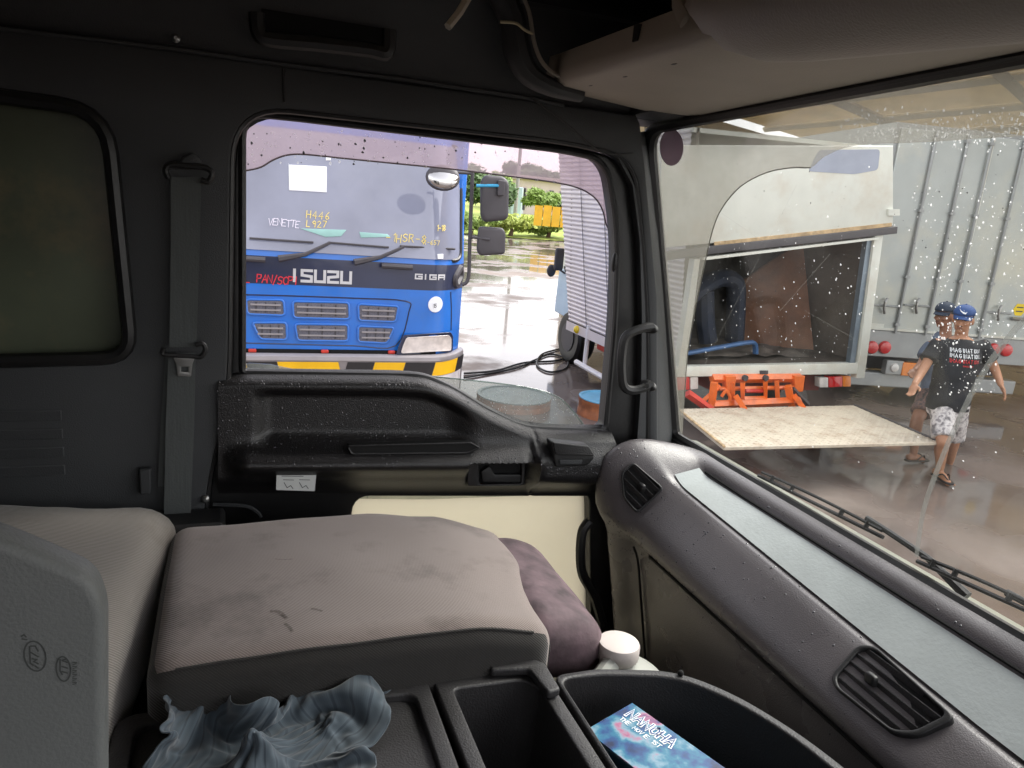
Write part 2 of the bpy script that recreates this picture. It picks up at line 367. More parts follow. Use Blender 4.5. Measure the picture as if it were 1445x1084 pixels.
def fabric(name, col, dark, stripe=(0, 1, 0), sc=260, stains=.5, rough=.9):
    m = bpy.data.materials.new(name); m.use_nodes = True; nt = m.node_tree; n, l = nt.nodes, nt.links; b = n['Principled BSDF']
    tc = n.new('ShaderNodeTexCoord'); wv = n.new('ShaderNodeTexWave'); wv.wave_type = 'BANDS'; wv.bands_direction = 'DIAGONAL'; wv.inputs['Scale'].default_value = sc; wv.inputs['Distortion'].default_value = .6
    mp = n.new('ShaderNodeMapping'); mp.inputs['Scale'].default_value = stripe; l.new(tc.outputs['Object'], mp.inputs[0]); l.new(mp.outputs[0], wv.inputs['Vector'])
    n1 = n.new('ShaderNodeTexNoise'); n1.inputs['Scale'].default_value = 5; n1.inputs['Detail'].default_value = 9; n1.inputs['Roughness'].default_value = .65; l.new(tc.outputs['Object'], n1.inputs['Vector'])
    r1 = n.new('ShaderNodeMapRange'); r1.inputs[1].default_value = .52; r1.inputs[2].default_value = .72; r1.inputs[4].default_value = stains; l.new(n1.outputs['Fac'], r1.inputs[0])
    c1 = n.new('ShaderNodeMixRGB'); c1.inputs[1].default_value = (*[x * 1.12 for x in col], 1); c1.inputs[2].default_value = (*[x * .72 for x in col], 1); l.new(wv.outputs['Fac'], c1.inputs[0])
    c2 = n.new('ShaderNodeMixRGB'); c2.inputs[2].default_value = (*dark, 1); l.new(r1.outputs[0], c2.inputs[0]); l.new(c1.outputs[0], c2.inputs[1])
    l.new(c2.outputs[0], b.inputs['Base Color']); b.inputs['Roughness'].default_value = rough; b.inputs['Specular IOR Level'].default_value = .25; b.inputs['Sheen Weight'].default_value = .3
    bp = n.new('ShaderNodeBump'); bp.inputs['Strength'].default_value = .35; bp.inputs['Distance'].default_value = .002; l.new(wv.outputs['Fac'], bp.inputs['Height']); l.new(bp.outputs[0], b.inputs['Normal'])
    MATS[name] = m; return m
M_seat = fabric('seat_twill', rgb(134, 123, 118), rgb(62, 53, 50), (1, 1.0, .6), 135, .75)
M_seat_shade = fabric('seat_shade_twill', rgb(50, 48, 46), rgb(34, 31, 30), (1, .6, 1), 135, .3)  # same twill darkened, so the shade on the seat sides is painted in
M_bunk = fabric('bunk_cloth', rgb(136, 130, 122), rgb(84, 75, 66), (.3, 1, 1), 130, .6)
M_velvet = mat('crushed_velvet', rgb(84, 68, 73), .75, .5, 26, bump=.5, bscale=40, detail=6)

WALL = Plane((0, 1.5, 0), (1, 0, 0), (0, 0, 1))
WS = Plane((1.08, 0, 1.53), (0, -1, 0), (-.18, 0, .76))
PAD = Plane((.835, 0, 1.402), (0, -1, 0), (.09, 0, .064))

def rbox(lo, hi, r, n=14, fn=None):
    lo, hi = Vector(lo), Vector(hi); c = (lo + hi) / 2; h = (hi - lo) / 2; r = min(r, h.x, h.y, h.z)
    mb = MB(); idx = {}
    def P(q):
        key = tuple(round(x, 5) for x in q)
        if key in idx: return idx[key]
        p = Vector((q[0] * h.x, q[1] * h.y, q[2] * h.z))
        inn = Vector([max(-(h[i] - r), min(h[i] - r, p[i])) for i in range(3)])
        d = p - inn
        if d.length > 1e-9: p = inn + d.normalized() * r
        p = p + c
        if fn: p = fn(p, q)
        idx[key] = len(mb.v); mb.v.append(tuple(p)); return idx[key]
    g = [math.sin((-.5 + k / n) * math.pi) * .5 + (-1 + 2 * k / n) * .5 for k in range(n + 1)]
    for ax in range(3):
        for s in (-1, 1):
            for i in range(n):
                for j in range(n):
                    q = []
                    for (a, b) in ((i, j), (i + 1, j), (i + 1, j + 1), (i, j + 1)):
                        w = [0, 0, 0]; w[ax] = s; w[(ax + 1) % 3] = g[a]; w[(ax + 2) % 3] = g[b]; q.append(P(w))
                    mb.f.append(tuple(q) if s > 0 else tuple(reversed(q)))
    return mb

# ------------------------------------------------------------------ truck cab shell
cab = thing('truck_cab', (0.2, 0.5, .6), 'dark grey interior shell of the truck cab around the seats', 'truck cab')
qw = rnd(WALL.pxs([(-150, 116), (152, 157), (187, 503), (-150, 511)]), [.01, .07, .05, .01])
ap = rnd(WALL.pxs([(327, 147), (800, 200), (893, 222), (912, 420), (912, 1000), (285, 1000), (288, 700), (322, 560)]), [.1, .2, .1, .3, .01, .01, .1, .15], 8)
plate('side_wall', WALL, [(-1.0, .7), (1.02, .7)] + WALL.pxs([(926, 700), (925, 420), (908, 240), (900, 175)]) + [(.80, 2.3), (-1.0, 2.3)], [qw, ap], -.05, .012, M_trim, cab, bevel=.006)
# upper cant panel, leaning inward to the roof
mb = MB(); rows = []
for t in np.linspace(0, 1, 9):
    rows.append([V(x, 1.514 - .02 * sstep(0, .15, t) - .05 * t * t, 2.296 + .165 * t) for x in np.linspace(-1.0, .86, 12)])
for t in (.4, .8, 1.0): rows.append([V(x, 1.444 - .25 * t, 2.461 + .03 * t) for x in np.linspace(-1.0, .86, 12)])
mb.strip(rows); mb.build('cant_panel', M_trim, cab, ang=50)
mb = MB(); mb.tube([WALL.at(*WALL.px(*p), .02) for p in ((-200, 20), (250, 72), (395, 93), (560, 113), (735, 139), (790, 150))], .004, 6); mb.build('seam_bead', M_trim, cab)
mb = MB(); mb.tube([WALL.at(*WALL.px(*p), .014) for p in ((399, 98), (401, 145))], .0022, 6); mb.build('panel_seam', M_black, cab)
# roof lining with hatch
mb = MB(); mb.box((-1.0, -.62, 2.47), (.62, 1.27, 2.5)); mb.build('roof_lining', M_roof, cab)
mb = MB(); mb.box((-1.05, -.62, .8), (-1.0, 1.5, 2.5)); mb.build('back_wall', M_trim, cab)
mb = MB(); mb.box((-1.0, -.62, .78), (1.1, 1.5, .8)); mb.build('floor_panel', M_black, cab)
mb = MB(); mb.box((.905, -.62, 2.385), (1.0, 1.6, 2.5)); mb.box((.9, 1.2, 2.325), (1.0, 1.6, 2.386)); mb.build('roof_header', M_black, cab)
mb = MB(); mb.box((-1.0, -.66, .78), (-.35, -.62, 2.5)); mb.box((-.35, -.66, .78), (1.06, -.62, 1.62)); mb.box((-.35, -.66, 2.34), (.9, -.62, 2.5)); mb.build('door_surround', M_trim, cab)
M_hatch = mat('hatch_plastic', rgb(170, 140, 128), .6, .1, 9)
hb = MB()
for (x0, x1, y0, y1) in ((.36, .42, 1.05, 1.2), (.43, .52, 1.05, 1.2), (.36, .42, .9, 1.03), (.43, .52, .9, 1.03)): hb.box((x0, y0, 2.446), (x1, y1, 2.462))
hb.build('roof_hatch', M_hatch, cab, bevel=.004)
mb = MB(); mb.tube([onY(662, -6, 1.15), onY(648, 18, 1.13), onY(632, 38, 1.12)], .006, 6); mb.build('hatch_lever', M_over, cab)
mb = MB(); mb.tube(smooth_path([onY(706, 31, 1.36), onY(728, 33, 1.35), onY(740, 42, 1.35), onY(752, 48, 1.35)]), .0025, 6); mb.build('loose_wire', M_roof, cab)
# quarter window
ring_o = rnd(WALL.pxs([(-150, 106), (158, 148), (199, 514), (-150, 521)]), [.01, .08, .06, .01])
mb = MB(); mb.tube([WALL.at(u, v, .012) for u, v in qw], .013, 8, closed=True, up=(0, -1, 0)); qf = mb.build('quarter_window', M_rubber, cab)
M_qglass = mat('dusty_dark_glass', rgb(86, 92, 76), .3, .4, 3, dirt_or_glare=rgb(140, 122, 92), dirt_or_glare_scale=3.5, dirt_or_glare_amt=.9, detail=9)
plate('pane', WALL, qw, [], -.03, -.024, M_qglass, qf)
# A pillar between the door and the windscreen
lp = [(852, 205), (872, 222), (893, 262), (903, 340), (906, 440), (905, 540), (898, 640)]
mb = MB(); rows = []
for i, p in enumerate(lp):
    A = onY(*p, 1.49); t = i / (len(lp) - 1)
    B = WS.at(lerp(-1.622, -1.60, t), lerp(.78, -.03, t), -.02)
    rows.append([A + V(0, .03, 0)] + [A.lerp(B, s) + V(-.012, -.03, 0) * math.sin(math.pi * min(1, s * 1.15)) for s in (0, .12, .3, .5, .7, .85, 1)] + [B + V(.02, .02, 0)])
mb.strip(rows); mb.build('windscreen_pillar', M_trim, cab, ang=60)
mb = MB(); mb.tube(smooth_path([onY(*p, 1.465) for p in ((752, 140), (800, 175), (850, 215), (893, 216))]), .0018, 6); mb.build('pillar_seam', M_black, cab)
mb = MB()
hp = [onY(*p, 1.43) for p in ((921, 462), (905, 464), (884, 474), (878, 495), (877, 525), (881, 546), (896, 551), (921, 543))]
mb.tube(smooth_path(hp, 5), .0105, 8); mb.ell(onY(917, 463, 1.445), .014, .03, .012); mb.ell(onY(915, 544, 1.445), .014, .03, .012)
gh = mb.build('grab_handle', M_black, cab)
mb = MB(); mb.lathe(onY(913, 545, 1.41), (0, 1, 0), [(.006, 0), (.006, .006)], 10); mb.build('screw', M_screw, gh)
# roof grab handle
mb = MB()
mb.tube(smooth_path([onY(*p, 1.42) for p in ((362, 18), (366, 48), (385, 56), (450, 62), (520, 70), (546, 74), (549, 42))], 5), .010, 8, flat=1.3)
mb.build('roof_grab_handle', M_black, cab)
mb = MB(); mb.pbox(WALL, *[f(a, b) for f, a, b in ((min, WALL.px(368, 30)[0], 9), (max, WALL.px(545, 50)[0], -9))], 2.345, 2.385, .02, .028); mb.build('handle_recess', M_void, cab)
mb = MB(); mb.lathe(WALL.at(*WALL.px(250, 59), .03), (0, -1, 0), [(.007, 0), (.007, .006), (.003, .01)], 10); mb.build('screw', M_steel, cab)
mb = MB(); mb.lathe(WALL.at(*WALL.px(290, 700), .012), (0, -1, 0), [(.008, 0), (.008, .006), (.003, .01)], 10); mb.build('screw', M_steel, cab)
mb = MB(); mb.pbox(WALL, WALL.px(200, 690)[0], WALL.px(215, 660)[0], WALL.px(205, 690)[1], WALL.px(205, 655)[1], .012, .03); mb.build('clip', M_trim, cab, bevel=.003)
# dark lower trim and step behind the seats
mb = MB(); mb.box((-1.0, 1.40, 1.25), (-.02, 1.487, 1.46)); mb.build('lower_trim', M_black, cab, bevel=.01)
mb = MB()
for k in range(4): mb.pbox(WALL, -.99, WALL.px(92, 620)[0], 1.54 + k * .035, 1.56 + k * .035, .012, .016)
mb.build('trim_rib', M_trim, cab, bevel=.004)
mb = rbox((.79, 1.41, 2.297), (.935, 1.68, 2.42), .012, 6); mb.build('corner_trim', M_trim, cab)
# outer cowl below the windscreen
M_cowl = mat('cream_paint', rgb(150, 152, 140), .3, .05, 5, coat=.4)
mb = MB(); mb.strip([[V(1.115, y, 1.515) for y in (-.7, 1.66)], [V(1.2, y, 1.50) for y in (-.7, 1.66)], [V(1.28, y, 1.44) for y in (-.7, 1.66)], [V(1.33, y, 1.2) for y in (-.7, 1.66)], [V(1.35, y, .5) for y in (-.7, 1.66)]])
mb.build('front_cowl', M_cowl, cab, ang=60)

# ------------------------------------------------------------------ passenger door
door = thing('passenger_door', (.4, 1.5, .8), 'black moulded passenger door with wet trim and an open side window', 'door')
ap_c = (.4, 1.7)
ap_in = [(ap_c[0] + (u - ap_c[0]) * .992, ap_c[1] + (v - ap_c[1]) * .992) for u, v in ap]
win = rnd(WALL.pxs([(342, 158), (420, 166), (800, 212), (860, 226), (876, 330), (872, 450), (858, 610), (742, 606), (690, 582), (640, 550), (600, 532), (342, 528)]), [.06, .02, .1, .07, .08, .05, .02, .04, .04, .04, .04, .01], 7)
low = rnd(WALL.pxs([(500, 704), (835, 700), (838, 960), (480, 960)]), [.04, .025, .02, .02])
df = plate('door_frame', WALL, ap_in, [win, low], -.06, -.012, M_rubber, door, bevel=.006)
mb = MB(); mb.tube([WALL.at(u, v, -.012) for u, v in win], .007, 8, closed=True, up=(0, -1, 0)); mb.build('window_seal', M_rubber, df)
mb = MB(); mb.tube([WALL.at(ap_c[0] + (u - ap_c[0]) * 1.0, v, .004) for u, v in ap], .007, 8, closed=True, up=(0, -1, 0)); mb.build('door_seal', M_rubber, df)
XT = [300, 345, 560, 600, 640, 690, 742, 780, 890]; YT = [529, 527, 529, 532, 548, 579, 602, 606, 607]
_ks = np.arange(300, 891); _yt = np.convolve(np.pad(np.interp(_ks, XT, YT), 12, mode='edge'), np.ones(25) / 25, 'valid')
def ytop(x): return float(np.interp(x, _ks, _yt))
def door_d(x, y):
    yt = ytop(x); k = y - yt
    d = .022 * sstep(-2, 14, k) - .03 * (1 - sstep(-6, 5, k))
    m = sstep(352, 385, x) * (1 - sstep(628, 676, x + max(0, (600 - y)) * .25)) * sstep(17, 33, k) * (1 - sstep(608, 634, y))
    d -= .027 * m
    arm = math.exp(-((y - 642) / 22.0) ** 2) if y > 642 else math.exp(-((y - 642) / 15.0) ** 2)
    d += .046 * arm * (1 - sstep(725, 765, x)) * sstep(312, 350, x)
    d += .03 * sstep(742, 748, x) * sstep(6, 40, k) * (1 - sstep(660, 700, y))
    d -= .035 * sstep(668, 703, y)
    hnd = sstep(650, 660, x) * (1 - sstep(732, 742, x)) * sstep(640, 646, y) * (1 - sstep(679, 684, y))
    d = lerp(d, .012, hnd)
    d -= .006 * math.exp(-((x - 752) / 1.8) ** 2)
    return d
mb = MB(); rows = []
NX, NY = 190, 64
for j in range(NY + 1):
    row = []
    for i in range(NX + 1):
        x = lerp(308, 862, i / NX); yt = ytop(x) - 3; y = lerp(yt, 703, (j / NY))
        row.append(WALL.at(*WALL.px(x, y), door_d(x, y)))
    rows.append(row)
mb.strip(rows); dp = mb.build('door_panel', M_trim2, door, ang=80)
dgrid = rows
def door_sampler(rs):
    i = rs.randrange(0, NX); b = rs.random()
    j = int(NY * (rs.random() ** 2.4) * .45) if b < .6 else int(NY * (.42 + .3 * rs.random()))
    j = min(NY - 2, max(1, j)); p = dgrid[j][i]; nn = (dgrid[j + 1][i] - dgrid[j - 1][i]).cross(dgrid[j][min(NX, i + 1)] - dgrid[j][max(0, i - 1)])
    if nn.y > 0: nn = -nn
    if nn.z < -.0 * nn.length: return None
    return p + V(rs.uniform(-.002, .002), 0, 0), nn, (0, 0, -1)
drops('rain_beads', door_sampler, 2600, .0006, .0021, M_wet, dp, seed=3)
# finger tray in the armrest
ftr = rnd(WALL.pxs([(486, 619), (655, 615), (668, 622), (650, 629), (492, 630)]), .006)
plate('finger_tray', WALL, ftr, [], .028, .047, M_void, dp); mb = MB(); mb.tube([WALL.at(u, v, .047) for u, v in ftr], .0018, 6, closed=True, up=(0, -1, 0)); mb.build('tray_rim', M_trim2, dp)
# inner handle
hb_o = rnd(WALL.pxs([(655, 644), (737, 643), (735, 680), (655, 681)]), .008); hb_i = rnd(WALL.pxs([(671, 649), (731, 648), (730, 677), (672, 678)]), .006)
hz = plate('handle_bezel', WALL, hb_o, [hb_i], .008, .026, M_trim2, door, bevel=.003)
plate('handle_pocket', WALL, hb_i, [], .010, .014, M_void, hz)
lv = rnd(WALL.pxs([(686, 652), (693, 664), (730, 664), (730, 676), (676, 675), (674, 660)]), .005)
plate('handle_lever', WALL, lv, [], .014, .026, M_black, hz, bevel=.003)
# window switch / ashtray
so_ = rnd(WALL.pxs([(763, 611), (815, 617), (824, 634), (814, 645), (770, 647)]), .006)
sw = plate('switch_housing', WALL, so_, [], .03, .06, M_black, door, bevel=.004)
plate('switch_lid', WALL, rnd(WALL.pxs([(765, 611), (814, 617), (822, 630), (768, 629)]), .004), [], .06, .066, M_trim2, sw, bevel=.002)
plate('switch_button', WALL, rnd(WALL.pxs([(774, 636), (806, 636), (804, 642), (775, 642)]), .002), [], .06, .064, M_trim, sw, bevel=.001)
# sticker with tiny unreadable print
stk = plate('sticker', WALL, rnd(WALL.pxs([(389, 647), (444, 648), (441, 681), (388, 679)]), .002), [], .046, .0475, M_decal, door)
mb = MB()
def wl_(u, v, e): return WALL.at(u, v, .0476 + e)
for (x0, x1, y) in ((402, 431, 652), (396, 438, 657), (396, 425, 660), (398, 412, 665), (420, 434, 665)):
    mb.ribbon([WALL.px(x0, y), WALL.px(x1, y + .4)], .0013, wl_, .0004)
for (x0, y0) in ((399, 669), (420, 669)):
    mb.ribbon([WALL.px(x0, y0), WALL.px(x0 + 4, y0 + 7), WALL.px(x0 + 9, y0 + 4), WALL.px(x0 + 12, y0 + 8)], .0014, wl_, .0004)
mb.build('sticker_print', M_ink, stk)
# wind deflector, lowered pane, lower sight window
DEF = Plane((0, 1.60, 0), (1, 0, 0), (0, 0, 1))
M_defl = glass('smoked_acrylic', (.86, .79, .83), .42, (.84, .76, .80), .02, 1.35, 5, .2, .8, .22)
dl = [(325, 150), (560, 172), (800, 203), (865, 218), (888, 300), (890, 360), (868, 338), (856, 318), (850, 296), (838, 278), (815, 265), (780, 257), (720, 249), (640, 239), (560, 231), (480, 223), (430, 218), (405, 219), (385, 226), (368, 236), (345, 241), (325, 241)]
de = plate('rain_deflector', DEF, [tuple(p) for p in smooth_path(DEF.pxs(dl), 4, True)], [], -.0015, .0015, M_defl, door)
mb = MB(); mb.tube(smooth_path([DEF.at(*DEF.px(*p)) for p in dl[5:]], 4), .0018, 6); mb.build('deflector_edge', mat('smoked_edge', rgb(96, 80, 86), .3), de)
def defl_s(rs):
    x = rs.uniform(345, 760)
    y = rs.uniform(185, 232)
    if rs.random() < .35 and x > 600: y = rs.uniform(195, 240)
    return DEF.at(*DEF.px(x, y), .002), DEF.n, (0, 0, -1)
drops('rain_beads', defl_s, 150, .0008, .0030, M_wetg, de, seed=5)
drops('dark_beads', defl_s, 60, .0008, .0030, M_wet, de, seed=6)
mb = MB()
for x, y in ((692, 246), (757, 254), (782, 257), (600, 235), (520, 227)): mb.ell(DEF.at(*DEF.px(x, y), .0), .0045, .003, .003, nu=10, nv=6)
mb.build('edge_drop', M_wetg, de)
GP = Plane((0, 1.545, 0), (1, 0, 0), (0, 0, 1))
M_pane = glass('wet_pane', (.86, .88, .85), .5, (.50, .52, .50), .05, 1.5, 7, .35, .75, .12)
gp = [tuple(p) for p in smooth_path(GP.pxs([(330, 524), (450, 526), (590, 529), (660, 536), (740, 546), (785, 559), (810, 582), (829, 612), (832, 690), (330, 690)]), 4, True)]
pane = plate('lowered_pane', GP, gp, [], -.002, .002, M_pane, door)
mb = MB(); mb.tube(smooth_path([GP.at(*GP.px(*p), .002) for p in ((590, 530), (660, 536), (740, 546), (785, 559), (810, 582), (829, 610))], 5), .0016, 6); mb.build('pane_edge', glass('pane_edge_glass', (.5, .58, .55), .25, (.7, .75, .72)), pane)
def pane_s(rs):
    x = rs.uniform(610, 828); y = rs.uniform(530, 604)
    if y < 530 + max(0, x - 600) * .12 or x > 785 + (y - 559) * .95 or y > ytop(x): return None
    return GP.at(*GP.px(x, y), .003), GP.n, (0, 0, -1)
drops('rain_beads', pane_s, 500, .0005, .0016, M_wetg, pane, seed=8)
M_frost = glass('cream_film', (.95, .92, .80), .85, (.98, .95, .80), .3, 1.2, 3, .2, .8, .72)
lw = plate('lower_window', WALL, [( u*1.0, v) for u, v in rnd(WALL.pxs([(494, 698), (841, 694), (844, 968), (470, 968)]), .03)], [], -.05, -.044, M_frost, door)
mb = MB(); mb.tube(smooth_path([onY(*p, 1.44) for p in ((832, 735), (822, 750), (819, 780), (822, 810), (838, 840), (850, 880))], 5), .012, 8); mb.build('lower_pull', M_black, door)
mb = MB(); mb.tube(smooth_path([WALL.at(*WALL.px(*p), .0) for p in ((300, 712), (345, 714), (362, 722), (368, 730))], 4), .004, 6); mb.build('pocket_edge', M_trim, door)
mb = MB(); mb.box((-.03, 1.44, .9), (.24, 1.478, 1.425)); mb.build('door_pocket', M_black, door, bevel=.01)
mb = MB(); mb.ell(onY(867, 370, 1.49), .007, .008, .022, nu=10, nv=8); mb.build('latch_bumper', M_black, door)

# ------------------------------------------------------------------ windscreen
wsr = thing('windscreen', (1.08, .5, 1.53), 'rain-spotted windscreen with dusty unwiped edges above the dashboard', 'windscreen')
WO = rnd([(-1.583, .012), (.62, .012), (.62, .862), (-1.602, .782)], [.03, .1, .1, .07], 8)
M_ws = glass('windscreen_glass', (.965, .98, .965), .02, (.62, .62, .58), 0.0, 1.27, 9, .35, .8, .0)
plate('pane', WS, [(u * 1.01, v * 1.015 - .006) for u, v in WO], [], -.006, -.001, M_ws, wsr)
mb = MB(); mb.tube([WS.at(u, v, .004) for u, v in WO], .015, 8, closed=True, up=(-1, 0, 0)); mb.build('seal', M_rubber, wsr)
mb = MB(); mb.tube([WS.at(u * 1.008, v, .018) for u, v in WO], .006, 6, closed=True, up=(-1, 0, 0)); mb.build('inner_lip', M_black, wsr)
arc = [(958, 628), (962, 560), (966, 500), (976, 440), (988, 382), (1001, 325), (1015, 293), (1040, 264), (1075, 245), (1110, 238), (1138, 238), (1158, 222), (1200, 207), (1300, 202), (1390, 196), (1460, 193)]
dirty = [(930, 630), (905, 175), (930, 150), (1200, 110), (1470, 70)]
M_film = glass('road_dust_film', (1, 1, 1), .50, (.27, .26, .225), .3, 1.02, 5, .3, .7, .36)
fp = WS.pxs(dirty) + [tuple(p) for p in reversed(smooth_path(WS.pxs(arc), 4))]
plate('dust_film', WS, fp, [], -.009, -.0075, M_film, wsr)
mb = MB(); mb.tube(smooth_path([WS.at(*WS.px(*p), -.009) for p in arc[1:11]], 4), .0012, 5); mb.build('wipe_edge', mat('dust_ridge', rgb(150, 148, 138), .8), wsr)
M_smear = glass('grease_smear', (.8, .8, .8), .6, (.20, .205, .195), .2, 1.05, 30, .2, .7, .3)
mb = MB(); sp = smooth_path([Vector(WS.px(*p)) for p in ((1470, 425), (1425, 468), (1380, 530), (1342, 605), (1315, 670), (1297, 725), (1288, 785))], 6)
mb.ribbon(sp, .0085, lambda u, v, e: WS.at(u, v, -.0085 - e), .0); mb.build('wiper_smear', M_smear, wsr)
M_scr = glass('scratch', (1, 1, 1), .16, (.6, .6, .56), .3, 1.02, 30, .2, .7, .08)
mb = MB()
for (a, b) in (((1010, 300), (1065, 338)), ((1118, 262), (1012, 470)), ((1012, 470), (990, 515)), ((1165, 360), (1095, 440)), ((1130, 440), (1200, 480))):
    mb.ribbon([WS.px(*a), WS.px(*b)], .0009, lambda u, v, e: WS.at(u, v, -.0095 - e), 0)
mb.build('scratch', M_scr, wsr)
stw = plate('round_sticker', WS, [tuple(WS.px(948 + 16.5 * math.cos(t), 208 + 26 * math.sin(t))) for t in np.linspace(0, 2 * math.pi, 29)[:-1]], [], .0, .0012, glass('sticker_film', (.5, .45, .48), .95, (.40, .33, .37), .3, 1.1, 5, .2, .8, .9), wsr)
def ws_s(rs):
    b = rs.random()
    if b < .45: x, y = rs.uniform(1180, 1445), rs.gauss(185, 14)
    elif b < .65: x, y = rs.uniform(1280, 1445), rs.uniform(260, 480)
    elif b < .8: x, y = rs.uniform(975, 1230), rs.uniform(330, 520)
    elif b < .9: x, y = rs.uniform(1310, 1400), rs.uniform(450, 560)
    else: x, y = rs.uniform(950, 1445), rs.uniform(140, 700)
    return WS.at(*WS.px(x, y), -.0092), -WS.n, (0, 0, -1)
drops('rain_beads', ws_s, 1500, .0004, .0019, M_wetg, wsr, seed=11)
def ws_s2(rs):
    x, y = rs.uniform(1000, 1445), rs.uniform(215, 420); return WS.at(*WS.px(x, y), -.0092), -WS.n, (0, 0, -1)
drops('dark_beads', ws_s2, 70, .0004, .0012, M_wet, wsr, seed=12)
# wipers
def wiper(p0, p1, arm, label):
    w = thing('windscreen_wiper', WS.at(*WS.px(*arm[-1]), -.03), label, 'wiper', 'windscreen wipers')
    A = WS.at(*WS.px(*p0), -.016); B = WS.at(*WS.px(*p1), -.016); d = B - A
    mb = MB(); mb.tube([A.lerp(B, t) for t in np.linspace(0, 1, 9)], .004, 6); mb.build('rubber_blade', M_black, w)
    mb = MB(); mb.tube([A.lerp(B, t) + WS.b * .009 - WS.n * (.004 + .006 * math.sin(math.pi * t)) for t in np.linspace(.02, .98, 13)], .0034, 6); mb.build('blade_frame', M_screw, w)
    for t in (.12, .3, .7, .88):
        mb = MB(); q = A.lerp(B, t); mb.tube([q, q + WS.b * .012 - WS.n * .008], .0045, 6); mb.build('claw', M_black, w)
    mb = MB(); mb.tube([WS.at(*WS.px(*p), -.03) for p in arm], [.006] * (len(arm) - 1) + [.009], 8); mb.build('arm', M_black, w)
wiper((1062, 674), (1236, 762), [(1205, 738), (1236, 758), (1290, 795), (1345, 850)], 'black windscreen wiper nearer the cab corner, lying along the dashboard edge')
wiper((1284, 796), (1475, 884), [(1400, 845), (1450, 872), (1500, 920)], 'black windscreen wiper cut off by the right edge of the photo')

# ------------------------------------------------------------------ dashboard
dash = thing('dashboard', (.95, .5, .8), 'dark wet vinyl dashboard with pale top tray and two air vents', 'dashboard')
K0 = [(1.02, .80), (.92, 1.0), (.872, 1.25), (.860, 1.335), (.864, 1.362), (.855, 1.374), (.842, 1.382), (.835, 1.391), (.836, 1.402), (.845, 1.4145), (.865, 1.4275), (.885, 1.4405), (.905, 1.453), (.922, 1.461), (.931, 1.463), (.937, 1.458), (.943, 1.457), (.98, 1.49), (1.018, 1.522), (1.022, 1.528), (1.026, 1.535), (1.038, 1.544), (1.058, 1.550), (1.078, 1.545), (1.10, 1.50)]
K1 = K0[:9] + [(.842, 1.42), (.86, 1.442), (.885, 1.466), (.91, 1.487), (.933, 1.503), (.941, 1.505), (.947, 1.500), (.953, 1.499), (.985, 1.510), (1.018, 1.522)] + K0[19:]
K3 = [(1.02, .80), (.90, 1.0), (.85, 1.25), (.835, 1.32), (.83, 1.35), (.82, 1.375), (.803, 1.40), (.788, 1.43), (.783, 1.46), (.784, 1.50), (.791, 1.538), (.803, 1.557), (.82, 1.571), (.84, 1.581), (.864, 1.588), (.89, 1.590), (.92, 1.588), (.96, 1.580), (1.0, 1.571), (1.015, 1.567), (1.03, 1.563), (1.045, 1.558), (1.06, 1.552), (1.08, 1.545), (1.10, 1.50)]
K4 = [(lerp(x, .98, .35), lerp(z, 1.46, .4)) for x, z in K3]
KEYS = [(-.6, K0), (.55, K0), (1.34, K1), (1.365, [(lerp(a_[0], b_[0], .10), lerp(a_[1], b_[1], .10)) for a_, b_ in zip(K1, K3)]), (1.41, [(lerp(a_[0], b_[0], .62), lerp(a_[1], b_[1], .66)) for a_, b_ in zip(K1, K3)]), (1.45, K3), (1.472, [(lerp(a_[0], b_[0], .3), lerp(a_[1], b_[1], .25)) for a_, b_ in zip(K3, K4)]), (1.488, K4)]
PR = K0
def dprof(y):
    for (ya, A), (yb, B) in zip(KEYS[:-1], KEYS[1:]):
        if y <= yb: t = (y - ya) / (yb - ya); return [V(lerp(p[0], q[0], t), y, lerp(p[1], q[1], t)) for p, q in zip(A, B)]
    return [V(p[0], y, p[1]) for p in KEYS[-1][1]]
ys = [-.6, -.3, 0, .3] + list(np.linspace(.4, 1.30, 22)) + list(np.linspace(1.315, 1.488, 20))
rings = [dprof(y) for y in ys]
for _ in range(2):
    rr_ = [list(r) for r in rings]
    for j in range(26, len(rings) - 1):
        for i in range(len(PR)): rr_[j][i] = rings[j][i] * .5 + (rings[j - 1][i] + rings[j + 1][i]) * .25
    rings = rr_
mb = MB(); mb.strip(rings); db = mb.build('dash_body', M_dash, dash, ang=70)
mb = MB(); rows = []
for y in list(np.linspace(-.55, 1.25, 20)) + list(np.linspace(1.26, 1.375, 8)):
    r = dprof(y); rows.append([r[16].lerp(r[18], s_) + V(0, 0, .0035) for s_ in np.linspace(.02, .96, 8)])
mb.strip(rows); tm = mb.build('tray_mat', M_tray, dash, ang=70)
mb = MB(); mb.tube([dprof(y)[19] + V(-.002, 0, 0) for y in np.linspace(-.5, 1.36, 14)], .003, 6); mb.build('tray_gap', M_void, dash)
# fascia seams and lower crease
mb = MB(); mb.tube(smooth_path([V(.834 + .002, 1.33, 1.372), V(.856, 1.335, 1.33), V(.866, 1.32, 1.25), V(.915, 1.31, 1.0)], 6), .003, 6); mb.build('fascia_seam', M_void, dash)
mb = MB(); mb.tube([V(.862, y, 1.361) for y in np.linspace(-.5, 1.30, 10)], .004, 6); mb.build('crease_gap', M_void, dash)
